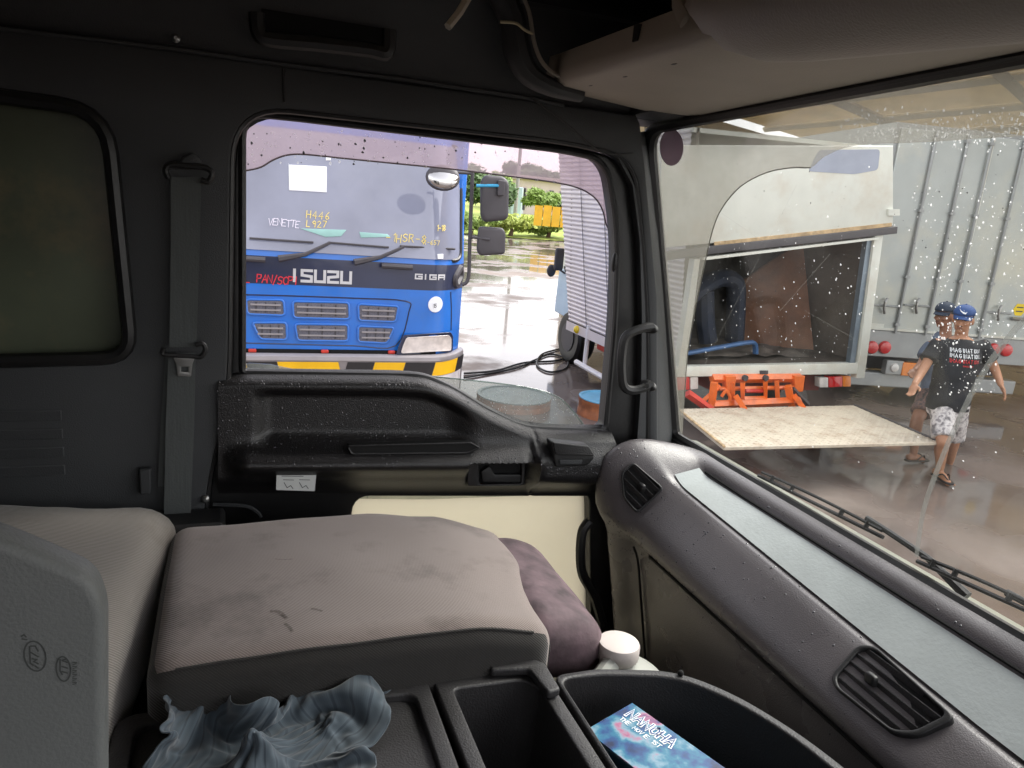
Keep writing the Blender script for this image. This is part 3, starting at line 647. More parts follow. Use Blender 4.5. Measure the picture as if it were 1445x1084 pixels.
# rectangular slot on the pad
sl_o = rnd(PAD.pxs([(994, 801), (1003, 799), (1031, 828), (1028, 837), (1017, 836), (995, 812)]), .004)
plate('slot', PAD, sl_o, [], .006, .0085, M_void, dash)
mb = MB(); mb.tube([PAD.at(u, v, .008) for u, v in sl_o], .0016, 6, closed=True, up=PAD.n); mb.build('slot_rim', M_dash, dash)
def vent(outer, label, nsl, tabpx, PAD):
    O = rnd(PAD.pxs(outer), .012, 6); c = Vector((sum(p[0] for p in O) / len(O), sum(p[1] for p in O) / len(O)))
    I = [tuple(c + (Vector(p) - c) * .89) for p in O]
    v = plate('air_vent', PAD, O, [I], -.01, .013, M_black, dash, bevel=.0025); v['label'] = label
    plate('vent_cavity', PAD, [tuple(c + (Vector(p) - c) * .97) for p in O], [], -.012, .0045, M_void, v)
    us = [p[0] for p in I]; vsv = [p[1] for p in I]; u0, u1, v0, v1 = min(us), max(us), min(vsv), max(vsv)
    for k in range(nsl):  # slats run along the vent, tilted
        vv = lerp(v0, v1, (k + .5) / nsl)
        xs = []
        for i in range(len(I)):
            a, b = I[i], I[(i + 1) % len(I)]
            if (a[1] - vv) * (b[1] - vv) < 0: xs.append(a[0] + (b[0] - a[0]) * (vv - a[1]) / (b[1] - a[1]))
        if len(xs) < 2: continue
        x0, x1 = min(xs), max(xs); h = (v1 - v0) / nsl * .20
        m2 = MB(); m2.hexa([PAD.at(x0, vv - h, .0045), PAD.at(x1, vv - h, .0045), PAD.at(x1, vv - h + .0012, .0045), PAD.at(x0, vv - h + .0012, .0045),
                            PAD.at(x0, vv + h, .0115), PAD.at(x1, vv + h, .0115), PAD.at(x1, vv + h + .0014, .0115), PAD.at(x0, vv + h + .0014, .0115)])
        m2.build('slat', M_console, v, smooth=False)
    tu, tv = PAD.px(*tabpx)
    m2 = rbox(PAD.at(tu, tv, .012) - V(.006, .010, .006), PAD.at(tu, tv, .012) + V(.006, .010, .012), .005, 6); m2.build('thumb_tab', M_black, v)
_bv = BVHTree.FromPolygons([p for r in rings for p in r], [(j * 25 + i, j * 25 + i + 1, (j + 1) * 25 + i + 1, (j + 1) * 25 + i) for j in range(len(rings) - 1) for i in range(24)])
def on_dash(x, y): return _bv.ray_cast(CC, ray(x, y).normalized())[0]
_pts = [on_dash(x, y) for x, y in ((893, 658), (930, 690), (899, 720), (884, 704), (880, 672), (905, 690))]
_ce = sum(_pts, V(0, 0, 0)) / len(_pts); _u, _s, _vt = np.linalg.svd(np.array([list(p - _ce) for p in _pts])); _nn = Vector(_vt[2])
if _nn.dot(CC - _ce) < 0: _nn = -_nn
_aa = V(0, -1, 0); _aa = (_aa - _nn * _aa.dot(_nn)).normalized(); VL = Plane(_ce + _nn * .003, _aa, _nn.cross(_aa))
vent([(893, 652), (937, 690), (899, 726), (880, 704), (876, 668)], 'small rounded air vent by the door', 4, (905, 690), VL)
vent([(1214, 916), (1238, 918), (1352, 1020), (1300, 1046), (1265, 1044), (1180, 976), (1176, 960)], 'wide air vent with five slats', 5, (1232, 968), PAD)
def dash_s(rs):
    y = 1.475 - .8 * rs.random() ** 3.2; i = rs.randrange(3, len(PR) - 4); jj = min(range(len(ys)), key=lambda q: abs(ys[q] - y)); jj = min(len(ys) - 2, max(1, jj))
    if 15 <= i <= 19: return None
    p = rings[jj][i].lerp(rings[jj][i + 1], rs.random()); p = p.lerp(rings[jj + 1][i], rs.random() * .5) if rs.random() < .5 else p
    nn = (rings[jj][i + 1] - rings[jj][i]).cross(rings[jj + 1][i] - rings[jj - 1][i])
    if nn.x > 0 and nn.z < 0: nn = -nn
    if nn.dot(V(-1, 0, 1)) < 0: nn = -nn
    return p, nn, (0, 0, -1)
drops('rain_beads', dash_s, 1500, .0006, .0023, M_wet, db, seed=21)
# instrument hood at the near end
def hoodf(p, q): return p
hd = rbox((.845, -.55, 1.25), (1.05, .52, 1.492), .06, 12); hd.build('instrument_hood', M_dash, dash, ang=80)

# ------------------------------------------------------------------ overhead shelf, visor
shelf = thing('overhead_shelf', (.75, .6, 2.3), 'brown grey overhead storage shelf with open black bin above the windscreen', 'shelf')
mb = MB(); rows = []
prof = [(.562, 2.375), (.558, 2.345), (.562, 2.326), (.575, 2.319), (.65, 2.312), (.80, 2.300), (.885, 2.300), (.905, 2.312)]
for y in [-.6, 0, .5, .8] + list(np.linspace(.9, 1.36, 8)) + [1.41, 1.44]:
    k = sstep(1.36, 1.44, y); rows.append([V(x + .01 * k, y, z + .006 * k + (.036 * max(0, 1.45 - y) * sstep(.6, .9, x)) - .004) for x, z in prof])
mb.strip(rows); mb.build('shelf_floor', M_over, shelf, ang=50)
mb = MB(); mb.box((.60, -.6, 2.335), (.92, 1.42, 2.345)); mb.box((.87, -.6, 2.345), (.9, 1.42, 2.47)); mb.box((.50, -.6, 2.462), (.92, 1.42, 2.47)); mb.build('bin_liner', M_void, shelf)
mb = MB(); pb = smooth_path([V(.45, 1.40, 2.46), V(.475, 1.40, 2.42), V(.49, 1.395, 2.365), V(.515, 1.39, 2.33), V(.56, 1.38, 2.312), V(.62, 1.38, 2.305)], 5)
mb.tube(pb, [.030] * 10 + list(np.linspace(.03, .014, len(pb) - 10)), 10, flat=.8); mb.build('end_bracket', M_trim, shelf)
mb = MB(); mb.tube([p + V(.022, -.028, .012) for p in pb], .004, 6); mb.build('bracket_edge', M_over, shelf)
mb = MB(); mb.tube([V(.5705, y, 2.346) for y in np.linspace(-.3, 1.36, 8)], .0035, 6); mb.build('shelf_lip', M_over, shelf)
for (x, y) in ((850, 78), (852, 76)): pass
mb = MB(); mb.box((.556, 1.06, 2.345), (.566, 1.075, 2.368)); mb.build('clip', M_black, shelf)
for y in (1.30, 1.17, 1.02): mb = MB(); mb.ell((.60, y, 2.315), .004, .012, .003, nu=8, nv=6); mb.build('screw', M_screw, shelf)
mb = MB(); mb.tube(smooth_path([V(.902, y, 2.306 + .036 * max(0, 1.45 - y)) for y in np.linspace(-.5, 1.5, 9)], 3), .012, 8); mb.build('edge_trim', M_over, shelf)
vis = thing('sun_visor', (.6, .6, 2.36), 'padded brown grey sun visor folded up under the roof at top right', 'sun visor')
mb = MB(); rings2 = []
for t in np.linspace(0, 1, 22):
    y = lerp(.955, -.35, t); e = math.sqrt(max(0, 1 - (1 - min(1, t / .13)) ** 2)) if t < .13 else 1.0; e = max(.04, e)
    c = V(.615 + .01 * t, y, lerp(2.372, 2.312, min(1, t * 1.6)))
    rings2.append([c + V(math.cos(a) * .085 * (0.6 + .4 * e), 0, math.sin(a) * .072 * e) for a in np.linspace(0, 2 * math.pi, 25)[:-1]])
mb.loft(rings2); mb.build('visor_pad', M_visor, vis, ang=80)
mb = MB(); mb.tube([onX(958, -25, .56), onX(958, 5, .56), onX(968, 28, .56), onX(984, 38, .575)], .014, 8, flat=.5); mb.build('visor_bracket', M_over, vis)

# ------------------------------------------------------------------ seat belt
belt = thing('seat_belt', WALL.at(-.1, 1.48, .04), 'grey seat belt hanging on the dark side wall behind the door', 'seat belt')
BP = Plane((0, 1.465, 0), (1, 0, 0), (0, 0, 1))
def strap(name, left, right, w, th=.002):
    mb = MB(); mb.loft([[BP.at(*BP.px(*l), w), BP.at(*BP.px(*r), w), BP.at(*BP.px(*r), w - th), BP.at(*BP.px(*l), w - th)] for l, r in zip(left, right)]); return mb.build(name, M_web, belt)
strap('upper_webbing', [(241, 250), (241, 360), (239, 490)], [(284, 250), (281, 360), (277, 490)], .0)
strap('lower_webbing', [(238, 498), (234, 600), (232, 700), (230, 780)], [(276, 498), (274, 600), (270, 700), (268, 780)], .003)
strap('rear_webbing', [(233, 500), (226, 600), (222, 690)], [(240, 500), (236, 600), (232, 690)], -.012)
mb = MB(); mb.tube(smooth_path([BP.at(*BP.px(*p), .006) for p in ((238, 252), (234, 240), (242, 232), (262, 234), (288, 236), (299, 244), (294, 256), (284, 254))], 5), .005, 8)
mb.build('upper_guide', M_black, belt)
plate('anchor_cover', BP, rnd(BP.pxs([(250, 236), (258, 222), (272, 214), (283, 222), (287, 240)]), .006), [], -.02, .004, M_trim, belt, bevel=.004)
mb = MB(); mb.tube(smooth_path([BP.at(*BP.px(*p), .008) for p in ((232, 490), (230, 498), (242, 500), (270, 502), (284, 502), (290, 492), (286, 484), (276, 486))], 5), .0045, 8); mb.build('lower_guide', M_black, belt)
tgo = rnd(BP.pxs([(245, 503), (275, 504), (272, 512), (270, 530), (251, 529), (249, 511)]), .003)
plate('tongue', BP, tgo, [rnd(BP.pxs([(256, 516), (266, 516), (266, 523), (256, 523)]), .001)], .008, .011, M_steel, belt, bevel=.0008)

# ------------------------------------------------------------------ sleeper bunk, seats
bunk = thing('sleeper_bunk', (-.5, .9, 1.2), 'beige grey cloth sleeper bunk cushion behind the seats at left', 'bunk')
def bf(p, q):
    p = p.copy(); p.z += .012 * math.sin(p.x * 9 + p.y * 4) * max(0, q[2]) + .006 * mnoise.noise(p * 14)
    if p.x > -.4: p.x -= .10 * max(0, 1.38 - p.y) * (1 if q[0] > 0 else q[0] * .5 + .5)
    return p
rbox((-.95, .25, 1.30), (-.105, 1.46, 1.507), .06, 26, bf).build('cushion', M_bunk, bunk, ang=80)
mb = MB(); mb.box((-.98, .2, .85), (-.2, 1.47, 1.30)); mb.build('bunk_base', M_black, bunk, bevel=.01)

seat = thing('passenger_seat', (.2, 1.15, .9), 'pinkish grey passenger seat with its backrest folded flat and stained', 'seat')
def pf(p, q):
    p = p.copy()
    xr = (p.x + .11) / .6
    if q[2] > .2:
        p.z += .004 * math.sin(min(1, max(0, xr)) * math.pi) + .006 * math.sin(math.pi * min(1, max(0, (p.y - .93) / .44)))
        p.z -= .030 * sstep(.72, 1.05, xr)
        p.z += .004 * mnoise.noise(p * 9)
    # far right corner sweeps back, near edge keeps a soft crease
    k = sstep(.55, 1.0, xr) * sstep(1.2, 1.37, p.y); p.y -= .075 * k
    k2 = sstep(.8, 1.0, xr) * sstep(1.05, 1.25, p.y); p.x -= .0 * k2
    if q[0] > .5: p.x += .035 * (1 - sstep(.93, 1.12, p.y)) * 0 + .03 * sstep(.98, 1.18, p.y)
    return p
sb = rbox((-.112, .925, 1.28), (.468, 1.372, 1.482), .035, 36, pf); 
me = sb.mesh('backrest')
bk = link_mesh('folded_backrest', me, M_seat, seat, ang=80)
me.materials.append(M_seat_shade)
for f in me.polygons:
    if f.index < 36 * 36 or 2 * 36 * 36 <= f.index < 3 * 36 * 36: f.material_index = 1
_sbv = BVHTree.FromPolygons([Vector(v) for v in sb.v], sb.f)
def _top(x, y): return _sbv.ray_cast(V(x, y, 2), V(0, 0, -1))[0]
def _end(y, z): return _sbv.ray_cast(V(2, y, z), V(-1, 0, 0))[0]
mb = MB(); mb.tube([pf(V(x, .96 - .0247 - .001, 1.447 + .0247 + .001), (0, -1, 1)) for x in np.linspace(-.075, .43, 30)], .0022, 6); mb.build('seam_piping', M_seat_shade, bk)
mb = MB(); mb.tube(smooth_path([p for p in ([_end(.95, z) for z in (1.33, 1.36, 1.39, 1.42)] + [_end(y, 1.437) for y in np.linspace(.98, 1.24, 9)]) if p], 3), .0022, 6); mb.build('end_piping', M_seat_shade, bk)
def hf(p, q):
    p = p.copy(); p.z += .004 * mnoise.noise(p * 22); xr = (p.x - .44) / .15; p.z -= .035 * max(0, xr) ** 2; p.y += .0; return p
rbox((.42, .955, 1.33), (.596, 1.30, 1.462), .058, 18, hf).build('headrest', M_velvet, seat, ang=80)
rbox((-.12, .93, 1.10), (.42, 1.36, 1.285), .05, 8).build('seat_cushion', M_seat_shade, seat, ang=80)
mb = MB(); mb.box((-.08, .97, .8), (.36, 1.32, 1.12)); mb.build('seat_base', M_black, seat, bevel=.01)
# dark scuffs on the seat top
M_scuff = glass('scuff_grime', (1, 1, 1), .5, rgb(70, 58, 56), .5, 1.02, 220, .3, .7, .1)
mb = MB(); zt = Plane((0, 0, 1.490), (1, 0, 0), (0, 1, 0))
def on_seat(u, v, e):
    h = _sbv.ray_cast(V(u, v, 2.0), V(0, 0, -1)); return (h[0] if h[0] else V(u, v, 1.48)) + V(0, 0, .0007 + e)
SCUFFS = [([(384, 862), (391, 862), (398, 866), (403, 871)], .006), ([(403, 880), (408, 884), (412, 889)], .005), ([(441, 860), (447, 861), (453, 863)], .0045), ([(388, 791), (400, 792), (412, 791)], .002)]
for pts, w in SCUFFS:
    mb = MB(); mb.ribbon([zt.px(*p) for p in pts], w, on_seat, 0); mb.build('scuff_mark', M_scuff, bk)

# grey hard shell of the near seat back
dsr = thing('folded_middle_seat', (-.3, .66, 1.3), 'hard grey seat back shell with moulded emblems in the lower left corner', 'seat')
SP = Plane((0, .6, 0), (1, 0, 0), (0, 0, 1))
so2 = rnd(SP.pxs([(-700, 545), (0, 762), (128, 818), (146, 862), (148, 1600), (-700, 1600)]), [.01, .05, .03, .02, .01, .01], 8)
sh = plate('back_shell', SP, so2, [], -.034, 0.0, M_shell, dsr, bevel=.008)
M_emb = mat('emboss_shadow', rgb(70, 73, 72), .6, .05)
mb = MB()
def spf(u, v, e): return SP.at(u, v, .0006 + e)
def ellp(cx, cy, rx, ry, rot, a0=0, a1=360, n=20): return [SP.px(cx + rx * math.cos(math.radians(a)) * math.cos(rot) - ry * math.sin(math.radians(a)) * math.sin(rot), cy + rx * math.cos(math.radians(a)) * math.sin(rot) + ry * math.sin(math.radians(a)) * math.cos(rot)) for a in np.linspace(a0, a1, n)]
mb.ribbon(ellp(49.5, 925.5, 15, 21.5, -.25), .0012, spf); mb.ribbon(ellp(89.5, 943.5, 10, 17.5, -.1), .0011, spf)
for st in (((42, 912), (43, 935), (47, 938)), ((44, 911), (50, 911), (54, 918)), ((44, 920), (54, 926)), ((46, 929), (52, 930), (48, 933), (54, 936)), ((50, 939), (54, 942)), ((85, 930), (85, 946), (88, 951)), ((89, 932), (95, 934)), ((88, 940), (95, 942)), ((88, 947), (95, 949)), ((88, 931), (94, 929)), ((31, 897), (34, 895), (37, 898)), ((32, 901), (38, 902))): mb.ribbon([SP.px(*p) for p in st], .0011, spf, .0002)
for k in range(6): mb.ribbon([SP.px(103, 934 + k * 5.6), SP.px(108, 934.6 + k * 5.6)], .0008, spf); mb.ribbon([SP.px(103.4, 937 + k * 5.6), SP.px(107.4, 936 + k * 5.6)], .0007, spf, .0002)
mb.build('moulded_emblem', M_emb, sh)

# ------------------------------------------------------------------ centre console
cons = thing('centre_console', (.3, .75, 1.1), 'black plastic centre console with tray lid and two open bins', 'console')
CZ = Plane((0, 0, 1.40), (1, 0, 0), (0, 1, 0))
lid_o = rnd([(-.152, .45), (.262, .45), (.266, .935), (-.150, .957)], [.01, .01, .012, .035])
lid_i = rnd([(-.128, .47), (.238, .47), (.241, .912), (-.122, .932)], [.01, .01, .02, .025])
lid = plate('tray_lid', CZ, lid_o, [lid_i], -.03, .0, M_console, cons, bevel=.004)
plate('tray_floor', CZ, [((u - .06) * .998 + .06, v) for u, v in lid_i], [], -.03, -.012, M_console, lid)
mb = MB(); mb.box((-.145, .45, 1.1), (.258, .93, 1.369)); mb.build('console_body', M_black, cons, bevel=.004)
def bin_(name, o, i, depth, wall_m=M_console, rim=.006):
    b = plate(name, CZ, o, [i], -.02, .0, wall_m, cons, bevel=.004)
    mb = MB(); mb.loft([[CZ.at(u, v, -.004) for u, v in i], [CZ.at(u * .985 + .005, v * .985 + .01, -depth) for u, v in i]], cap=False); mb.build('bin_wall', wall_m, b)
    mb = MB(); mb.add([CZ.at(u * .985 + .005, v * .985 + .01, -depth + .002) for u, v in i], [tuple(range(len(i)))]); mb.build('bin_floor', M_black, b)
    return b
b1o = rnd([(.274, .45), (.452, .45), (.447, .905), (.425, .928), (.274, .932)], [.01, .01, .03, .03, .008]); b1i = rnd([(.298, .47), (.43, .47), (.424, .885), (.405, .905), (.298, .908)], [.01, .01, .025, .025, .012])
bin_('narrow_bin', b1o, b1i, .16)
b2o = rnd([(.456, .45), (.80, .45), (.755, .70), (.715, .80), (.655, .872), (.53, .905), (.456, .905)], [.01, .01, .05, .06, .05, .02, .02]); b2i = rnd([(.464, .47), (.775, .47), (.738, .70), (.70, .79), (.645, .858), (.53, .890), (.464, .893)], [.01, .01, .05, .06, .05, .02, .02])
bin_('wide_bin', b2o, b2i, .17)
hpx = rnd([CZ.px(690, 950), CZ.px(705, 942), CZ.px(748, 940), CZ.px(768, 948), CZ.px(790, 985), CZ.px(772, 990), CZ.px(745, 956), CZ.px(692, 958)], .006)
plate('bin_handle', CZ, hpx, [], .002, .016, M_console, cons, bevel=.004)
mb = MB(); mb.ell(CZ.at(*CZ.px(960, 953), .004), .005, nu=10, nv=8); mb.build('bump_stop', M_void, cons)

# ------------------------------------------------------------------ loose things: card box, bottle
M_art = mat('printed_art', (0, 0, 0), .35, 0, 26, coat=.3, detail=5, stops=[(.30, rgb(6, 26, 66)), (.42, rgb(12, 66, 122)), (.50, rgb(34, 112, 140)), (.57, rgb(118, 150, 168)), (.63, rgb(164, 100, 130)), (.70, rgb(50, 46, 104))])
M_artside = mat('box_side', rgb(10, 44, 58), .4, .2, 20)
M_white = mat('white_print', rgb(240, 244, 248), .5, .02)
M_blueink = mat('blue_print', rgb(18, 60, 120), .5, .02)
bA, bB, bC = CZ.px(825, 1030), CZ.px(890, 992), None
BZ = Plane((0, 0, 1.385), (1, 0, 0), (0, 1, 0))
p0 = Vector(BZ.px(825, 1030)); p1 = Vector(BZ.px(892, 991)); e1 = (p1 - p0); w1 = e1.length; e1.normalize(); e2 = Vector((e1.y, -e1.x))
CB = Plane(BZ.at(p0.x, p0.y), (e2.x, e2.y, 0), (e1.x, e1.y, 0))   # u along the long side, v across
cbx = thing('card_box', CB.at(.09, w1 / 2, -.15), 'small glossy blue printed card box standing in the console bin', 'box')
mb = MB(); mb.pbox(CB, 0, .19, 0, w1, -.14, -.002); mb.build('carton', M_artside, cbx, bevel=.0015)
mb = MB(); mb.pbox(CB, .0012, .1888, .0012, w1 - .0012, -.0018, 0.0); art = mb.build('printed_top', M_art, cbx)
mb = MB(); fnb = lambda u, v, e: CB.at(u, v, e)
letters(mb, 'NANOHA', .014, w1 * .70, .0175, fnb, .30, .80, eps=.0005, xs=1.0); mb.build('title_outline', M_white, art)
mb = MB(); letters(mb, 'NANOHA', .014, w1 * .70, .0175, fnb, .11, .80, eps=.0009, xs=1.0); mb.build('title_letters', M_blueink, art)
mb = MB(); letters(mb, 'THE MOVIE 1ST', .014, w1 * .56, .0075, fnb, .16, .80, eps=.0005); mb.build('subtitle', M_white, art)
M_jug = mat('milky_plastic', rgb(206, 208, 200), .35, .06, 7, spec=.5, trans=.35)
jc = onZ(872, 918, 1.385)
jug = thing('plastic_bottle', (jc.x, jc.y, .95), 'milky white plastic bottle with ribbed white cap beside the headrest', 'bottle')
mb = MB(); mb.lathe((jc.x, jc.y, .95), (0, 0, 1), [(.09, 0), (.105, .015), (.108, .32), (.104, .355), (.088, .382), (.062, .398), (.038, .408), (.031, .414), (.031, .44)], 32); mb.build('bottle_body', M_jug, jug, ang=60)
mb = MB(); mb.tube(smooth_path([V(jc.x - .022, jc.y - .018, 1.372), V(jc.x - .058, jc.y - .042, 1.356), V(jc.x - .082, jc.y - .055, 1.325), V(jc.x - .078, jc.y - .05, 1.27)], 5), .017, 10); mb.build('bottle_handle', M_jug, jug)
mb = MB(); ringsc = []
for r, h in ((.033, .0), (.0355, .003), (.0355, .026), (.0335, .0295), (.028, .031)):
    ringsc.append([V(jc.x + math.cos(2 * math.pi * k / 64) * (r - (.0012 if k % 2 and h < .027 else 0)), jc.y + math.sin(2 * math.pi * k / 64) * (r - (.0012 if k % 2 and h < .027 else 0)), 1.372 + h) for k in range(64)])
mb.loft(ringsc); mb.build('ribbed_cap', mat('white_cap', rgb(204, 195, 190), .42, .03), jug, ang=40)

# ------------------------------------------------------------------ crumpled work shirt on the console lid, settled by a short cloth simulation
def settle_cloth():
    nx, ny = 66, 50; w, h = .56, .42; rs = random.Random(4); vs, fs = [], []
    for j in range(ny + 1):
        for i in range(nx + 1):
            s_, t_ = i / nx, j / ny
            x = -.165 + .335 * s_ + .012 * math.sin(t_ * 9 + 2)
            y = .715 + .245 * t_ + .015 * math.sin(s_ * 11)
            z = 1.475 + .055 * math.sin(s_ * 13 + 2.5 * t_) * (.4 + .6 * t_) + .038 * math.sin(t_ * 10 + 5 * s_ + 1) + .02 * mnoise.noise(V(s_ * 5, t_ * 5, 1))
            z += .035 * math.exp(-((s_ - .68) / .22) ** 2 - ((t_ - .75) / .3) ** 2)
            vs.append((x, y, z))
    for j in range(ny):
        for i in range(nx): a = j * (nx + 1) + i; fs.append((a, a + 1, a + nx + 2, a + nx + 1))
    me = bpy.data.meshes.new('work_shirt'); me.from_pydata(vs, [], fs)
    o = bpy.data.objects.new('tmp_cloth', me); COL.objects.link(o)
    cb = MB(); cb.box((-.6, .3, 1.30), (.7, 1.2, 1.385)); cm = cb.mesh('c'); co = bpy.data.objects.new('tmp_col', cm); COL.objects.link(co)
    lip = MB(); lip.box((-.2, .935, 1.3), (.3, .96, 1.405)); lm = lip.mesh('c2'); lo_ = bpy.data.objects.new('tmp_col2', lm); COL.objects.link(lo_)
    for c in (co, lo_):
        c.modifiers.new('c', 'COLLISION'); c.collision.thickness_outer = .003; c.collision.cloth_friction = 40
    m = o.modifiers.new('cloth', 'CLOTH'); st = m.settings; st.quality = 5; st.mass = .25; st.tension_stiffness = 18; st.compression_stiffness = 18; st.shear_stiffness = 8; st.bending_stiffness = .5; st.tension_damping = 8; st.air_damping = 3
    cs = m.collision_settings; cs.use_collision = True; cs.distance_min = .003; cs.use_self_collision = True; cs.self_distance_min = .0035; cs.collision_quality = 2
    m.point_cache.frame_start = 1; m.point_cache.frame_end = 30
    ok = True
    try:
        for f in range(1, 27): SC.frame_set(f)
        out = baked(o)
    except Exception: out = me.copy()
    SC.frame_set(1)
    for q in (o, co, lo_): bpy.data.objects.remove(q)
    return out
def shirt_mat():
    m = bpy.data.materials.new('checked_cotton'); m.use_nodes = True; nt = m.node_tree; n, l = nt.nodes, nt.links; b = n['Principled BSDF']
    uv = n.new('ShaderNodeAttribute'); uv.attribute_name = 'weave'
    w1_ = n.new('ShaderNodeTexWave'); w1_.bands_direction = 'X'; w1_.inputs['Scale'].default_value = 4.5; l.new(uv.outputs['Vector'], w1_.inputs['Vector'])
    w2_ = n.new('ShaderNodeTexWave'); w2_.bands_direction = 'X'; w2_.inputs['Scale'].default_value = 40; l.new(uv.outputs['Vector'], w2_.inputs['Vector'])
    c = n.new('ShaderNodeValToRGB'); e = c.color_ramp.elements; e[0].position = .0; e[0].color = (*rgb(60, 71, 80), 1); e[1].position = .9; e[1].color = (*rgb(76, 88, 97), 1); q = e.new(.97); q.color = (*rgb(56, 66, 76), 1); l.new(w1_.outputs['Fac'], c.inputs[0])
    mm = n.new('ShaderNodeMixRGB'); mm.blend_type = 'MULTIPLY'; mm.inputs[0].default_value = .10; l.new(c.outputs[0], mm.inputs[1]); l.new(w2_.outputs['Color'], mm.inputs[2]); l.new(mm.outputs[0], b.inputs['Base Color']); b.inputs['Roughness'].default_value = .9; b.inputs['Sheen Weight'].default_value = .3
    return m
_cm = settle_cloth()
_at = _cm.attributes.new('weave', 'FLOAT_VECTOR', 'POINT')
for _i in range(len(_cm.vertices)): _at.data[_i].vector = ((_i % 67) / 66 * 1.3, (_i // 67) / 50, 0)
shirt = thing('work_shirt', (.0, .82, 1.388), 'crumpled blue grey work shirt lying on the console tray', 'shirt')
o = link_mesh('shirt_cloth', _cm, shirt_mat(), shirt, ang=180)
m_ = o.modifiers.new('sm', 'SMOOTH'); m_.iterations = 5; m_.factor = .5
m_ = o.modifiers.new('s', 'SOLIDIFY'); m_.thickness = .002
m_ = o.modifiers.new('ss', 'SUBSURF'); m_.levels = 1; m_.render_levels = 1

# ------------------------------------------------------------------ the yard
def wet_ground():
    m = bpy.data.materials.new('wet_concrete'); m.use_nodes = True; nt = m.node_tree; n, l = nt.nodes, nt.links; b = n['Principled BSDF']
    tc = n.new('ShaderNodeTexCoord')
    def nz(s, d=6, r=.6): q = n.new('ShaderNodeTexNoise'); q.inputs['Scale'].default_value = s; q.inputs['Detail'].default_value = d; q.inputs['Roughness'].default_value = r; l.new(tc.outputs['Object'], q.inputs['Vector']); return q
    a = nz(.35, 8, .62); c = nz(2.2, 9, .7); w = nz(.55, 5, .55); g = nz(60, 3)
    cr = n.new('ShaderNodeValToRGB'); e = cr.color_ramp.elements
    e[0].position = .33; e[0].color = (*rgb(104, 92, 84), 1); e[1].position = .68; e[1].color = (*rgb(146, 135, 128), 1)
    q = e.new(.5); q.color = (*rgb(128, 116, 108), 1)
    mixf = n.new('ShaderNodeMath'); mixf.operation = 'MULTIPLY_ADD'; mixf.inputs[1].default_value = .35; l.new(c.outputs['Fac'], mixf.inputs[0])
    sc = n.new('ShaderNodeMath'); sc.operation = 'MULTIPLY'; sc.inputs[1].default_value = .65; l.new(a.outputs['Fac'], sc.inputs[0]); l.new(sc.outputs[0], mixf.inputs[2])
    l.new(mixf.outputs[0], cr.inputs[0])
    wet = n.new('ShaderNodeMapRange'); wet.inputs[1].default_value = .38; wet.inputs[2].default_value = .50; l.new(w.outputs['Fac'], wet.inputs[0])
    dk = n.new('ShaderNodeMixRGB'); dk.blend_type = 'MULTIPLY'; dk.inputs[2].default_value = (.72, .72, .73, 1); l.new(wet.outputs[0], dk.inputs[0]); l.new(cr.outputs[0], dk.inputs[1])
    l.new(dk.outputs[0], b.inputs['Base Color'])
    rr = n.new('ShaderNodeMapRange'); rr.inputs[3].default_value = .6; rr.inputs[4].default_value = .08; l.new(wet.outputs[0], rr.inputs[0]); l.new(rr.outputs[0], b.inputs['Roughness'])
    b.inputs['Specular IOR Level'].default_value = .2
    b.inputs['Coat Roughness'].default_value = .02; b.inputs['Coat IOR'].default_value = 1.45; cw = n.new('ShaderNodeMath'); cw.operation = 'MULTIPLY'; cw.inputs[1].default_value = .17; l.new(wet.outputs[0], cw.inputs[0]); l.new(cw.outputs[0], b.inputs['Coat Weight'])
    bp = n.new('ShaderNodeBump'); bp.inputs['Strength'].default_value = .25; bp.inputs['Distance'].default_value = .006
    inv = n.new('ShaderNodeMath'); inv.operation = 'SUBTRACT'; inv.inputs[0].default_value = 1.0; l.new(wet.outputs[0], inv.inputs[1])
    hm = n.new('ShaderNodeMath'); hm.operation = 'MULTIPLY'; l.new(g.outputs['Fac'], hm.inputs[0]); l.new(inv.outputs[0], hm.inputs[1])
    l.new(hm.outputs[0], bp.inputs['Height']); l.new(bp.outputs[0], b.inputs['Normal'])
    return m
mb = MB(); mb.add([(-300, -300, 0), (300, -300, 0), (300, 300, 0), (-300, 300, 0)], [(0, 1, 2, 3)])
gr = mb.build('ground', wet_ground()); tag(gr, kind='structure')
M_grass = mat('verge_grass', rgb(150, 166, 78), .9, .35, 3, detail=8)
mb = MB(); mb.strip([[V(x, y, z) for x in np.linspace(-70, 90, 30)] for y, z in ((42, .03), (44, .25), (48, .5), (60, .8), (140, 3))]); vg = mb.build('grass_verge', M_grass); tag(vg, kind='structure')

# ------------------------------------------------------------------ blue truck
M_blue = mat('blue_paint', rgb(30, 112, 206), .28, .08, 3, coat=.5, dirt_or_glare=rgb(70, 110, 160), dirt_or_glare_amt=.35, dirt_or_glare_scale=4)
M_navy = mat('navy_paint', rgb(38, 46, 74), .3, .08, 4, coat=.4)
M_tglass = mat('truck_glass', rgb(134, 139, 158), .05, .2, 1.6, spec=.9, dirt_or_glare=rgb(150, 154, 164), dirt_or_glare_amt=.4, dirt_or_glare_scale=1.4)
M_grey = mat('grey_plastic', rgb(70, 68, 72), .5, .1, 6, bump=.1)
M_chrome = mat('mirror_metal', rgb(190, 190, 190), .06, .05, 4, metal=1.0)
M_silverlet = mat('badge_silver', rgb(206, 208, 212), .35, .05, 10, metal=.3)
BT = Plane((0, 6.1, 0), (1, 0, 0), (0, 0, 1)); BX = .65
def bsurf(x, z):
    dx = abs(x - BX); y = 6.1
    if dx > .85: y += .30 * ((dx - .85) / .4) ** 2.2
    if z > 1.52: y += .22 * (z - 1.52)
    return y
def bfn(u, v, e=0.0): return V(u, bsurf(u, v) - e, v)
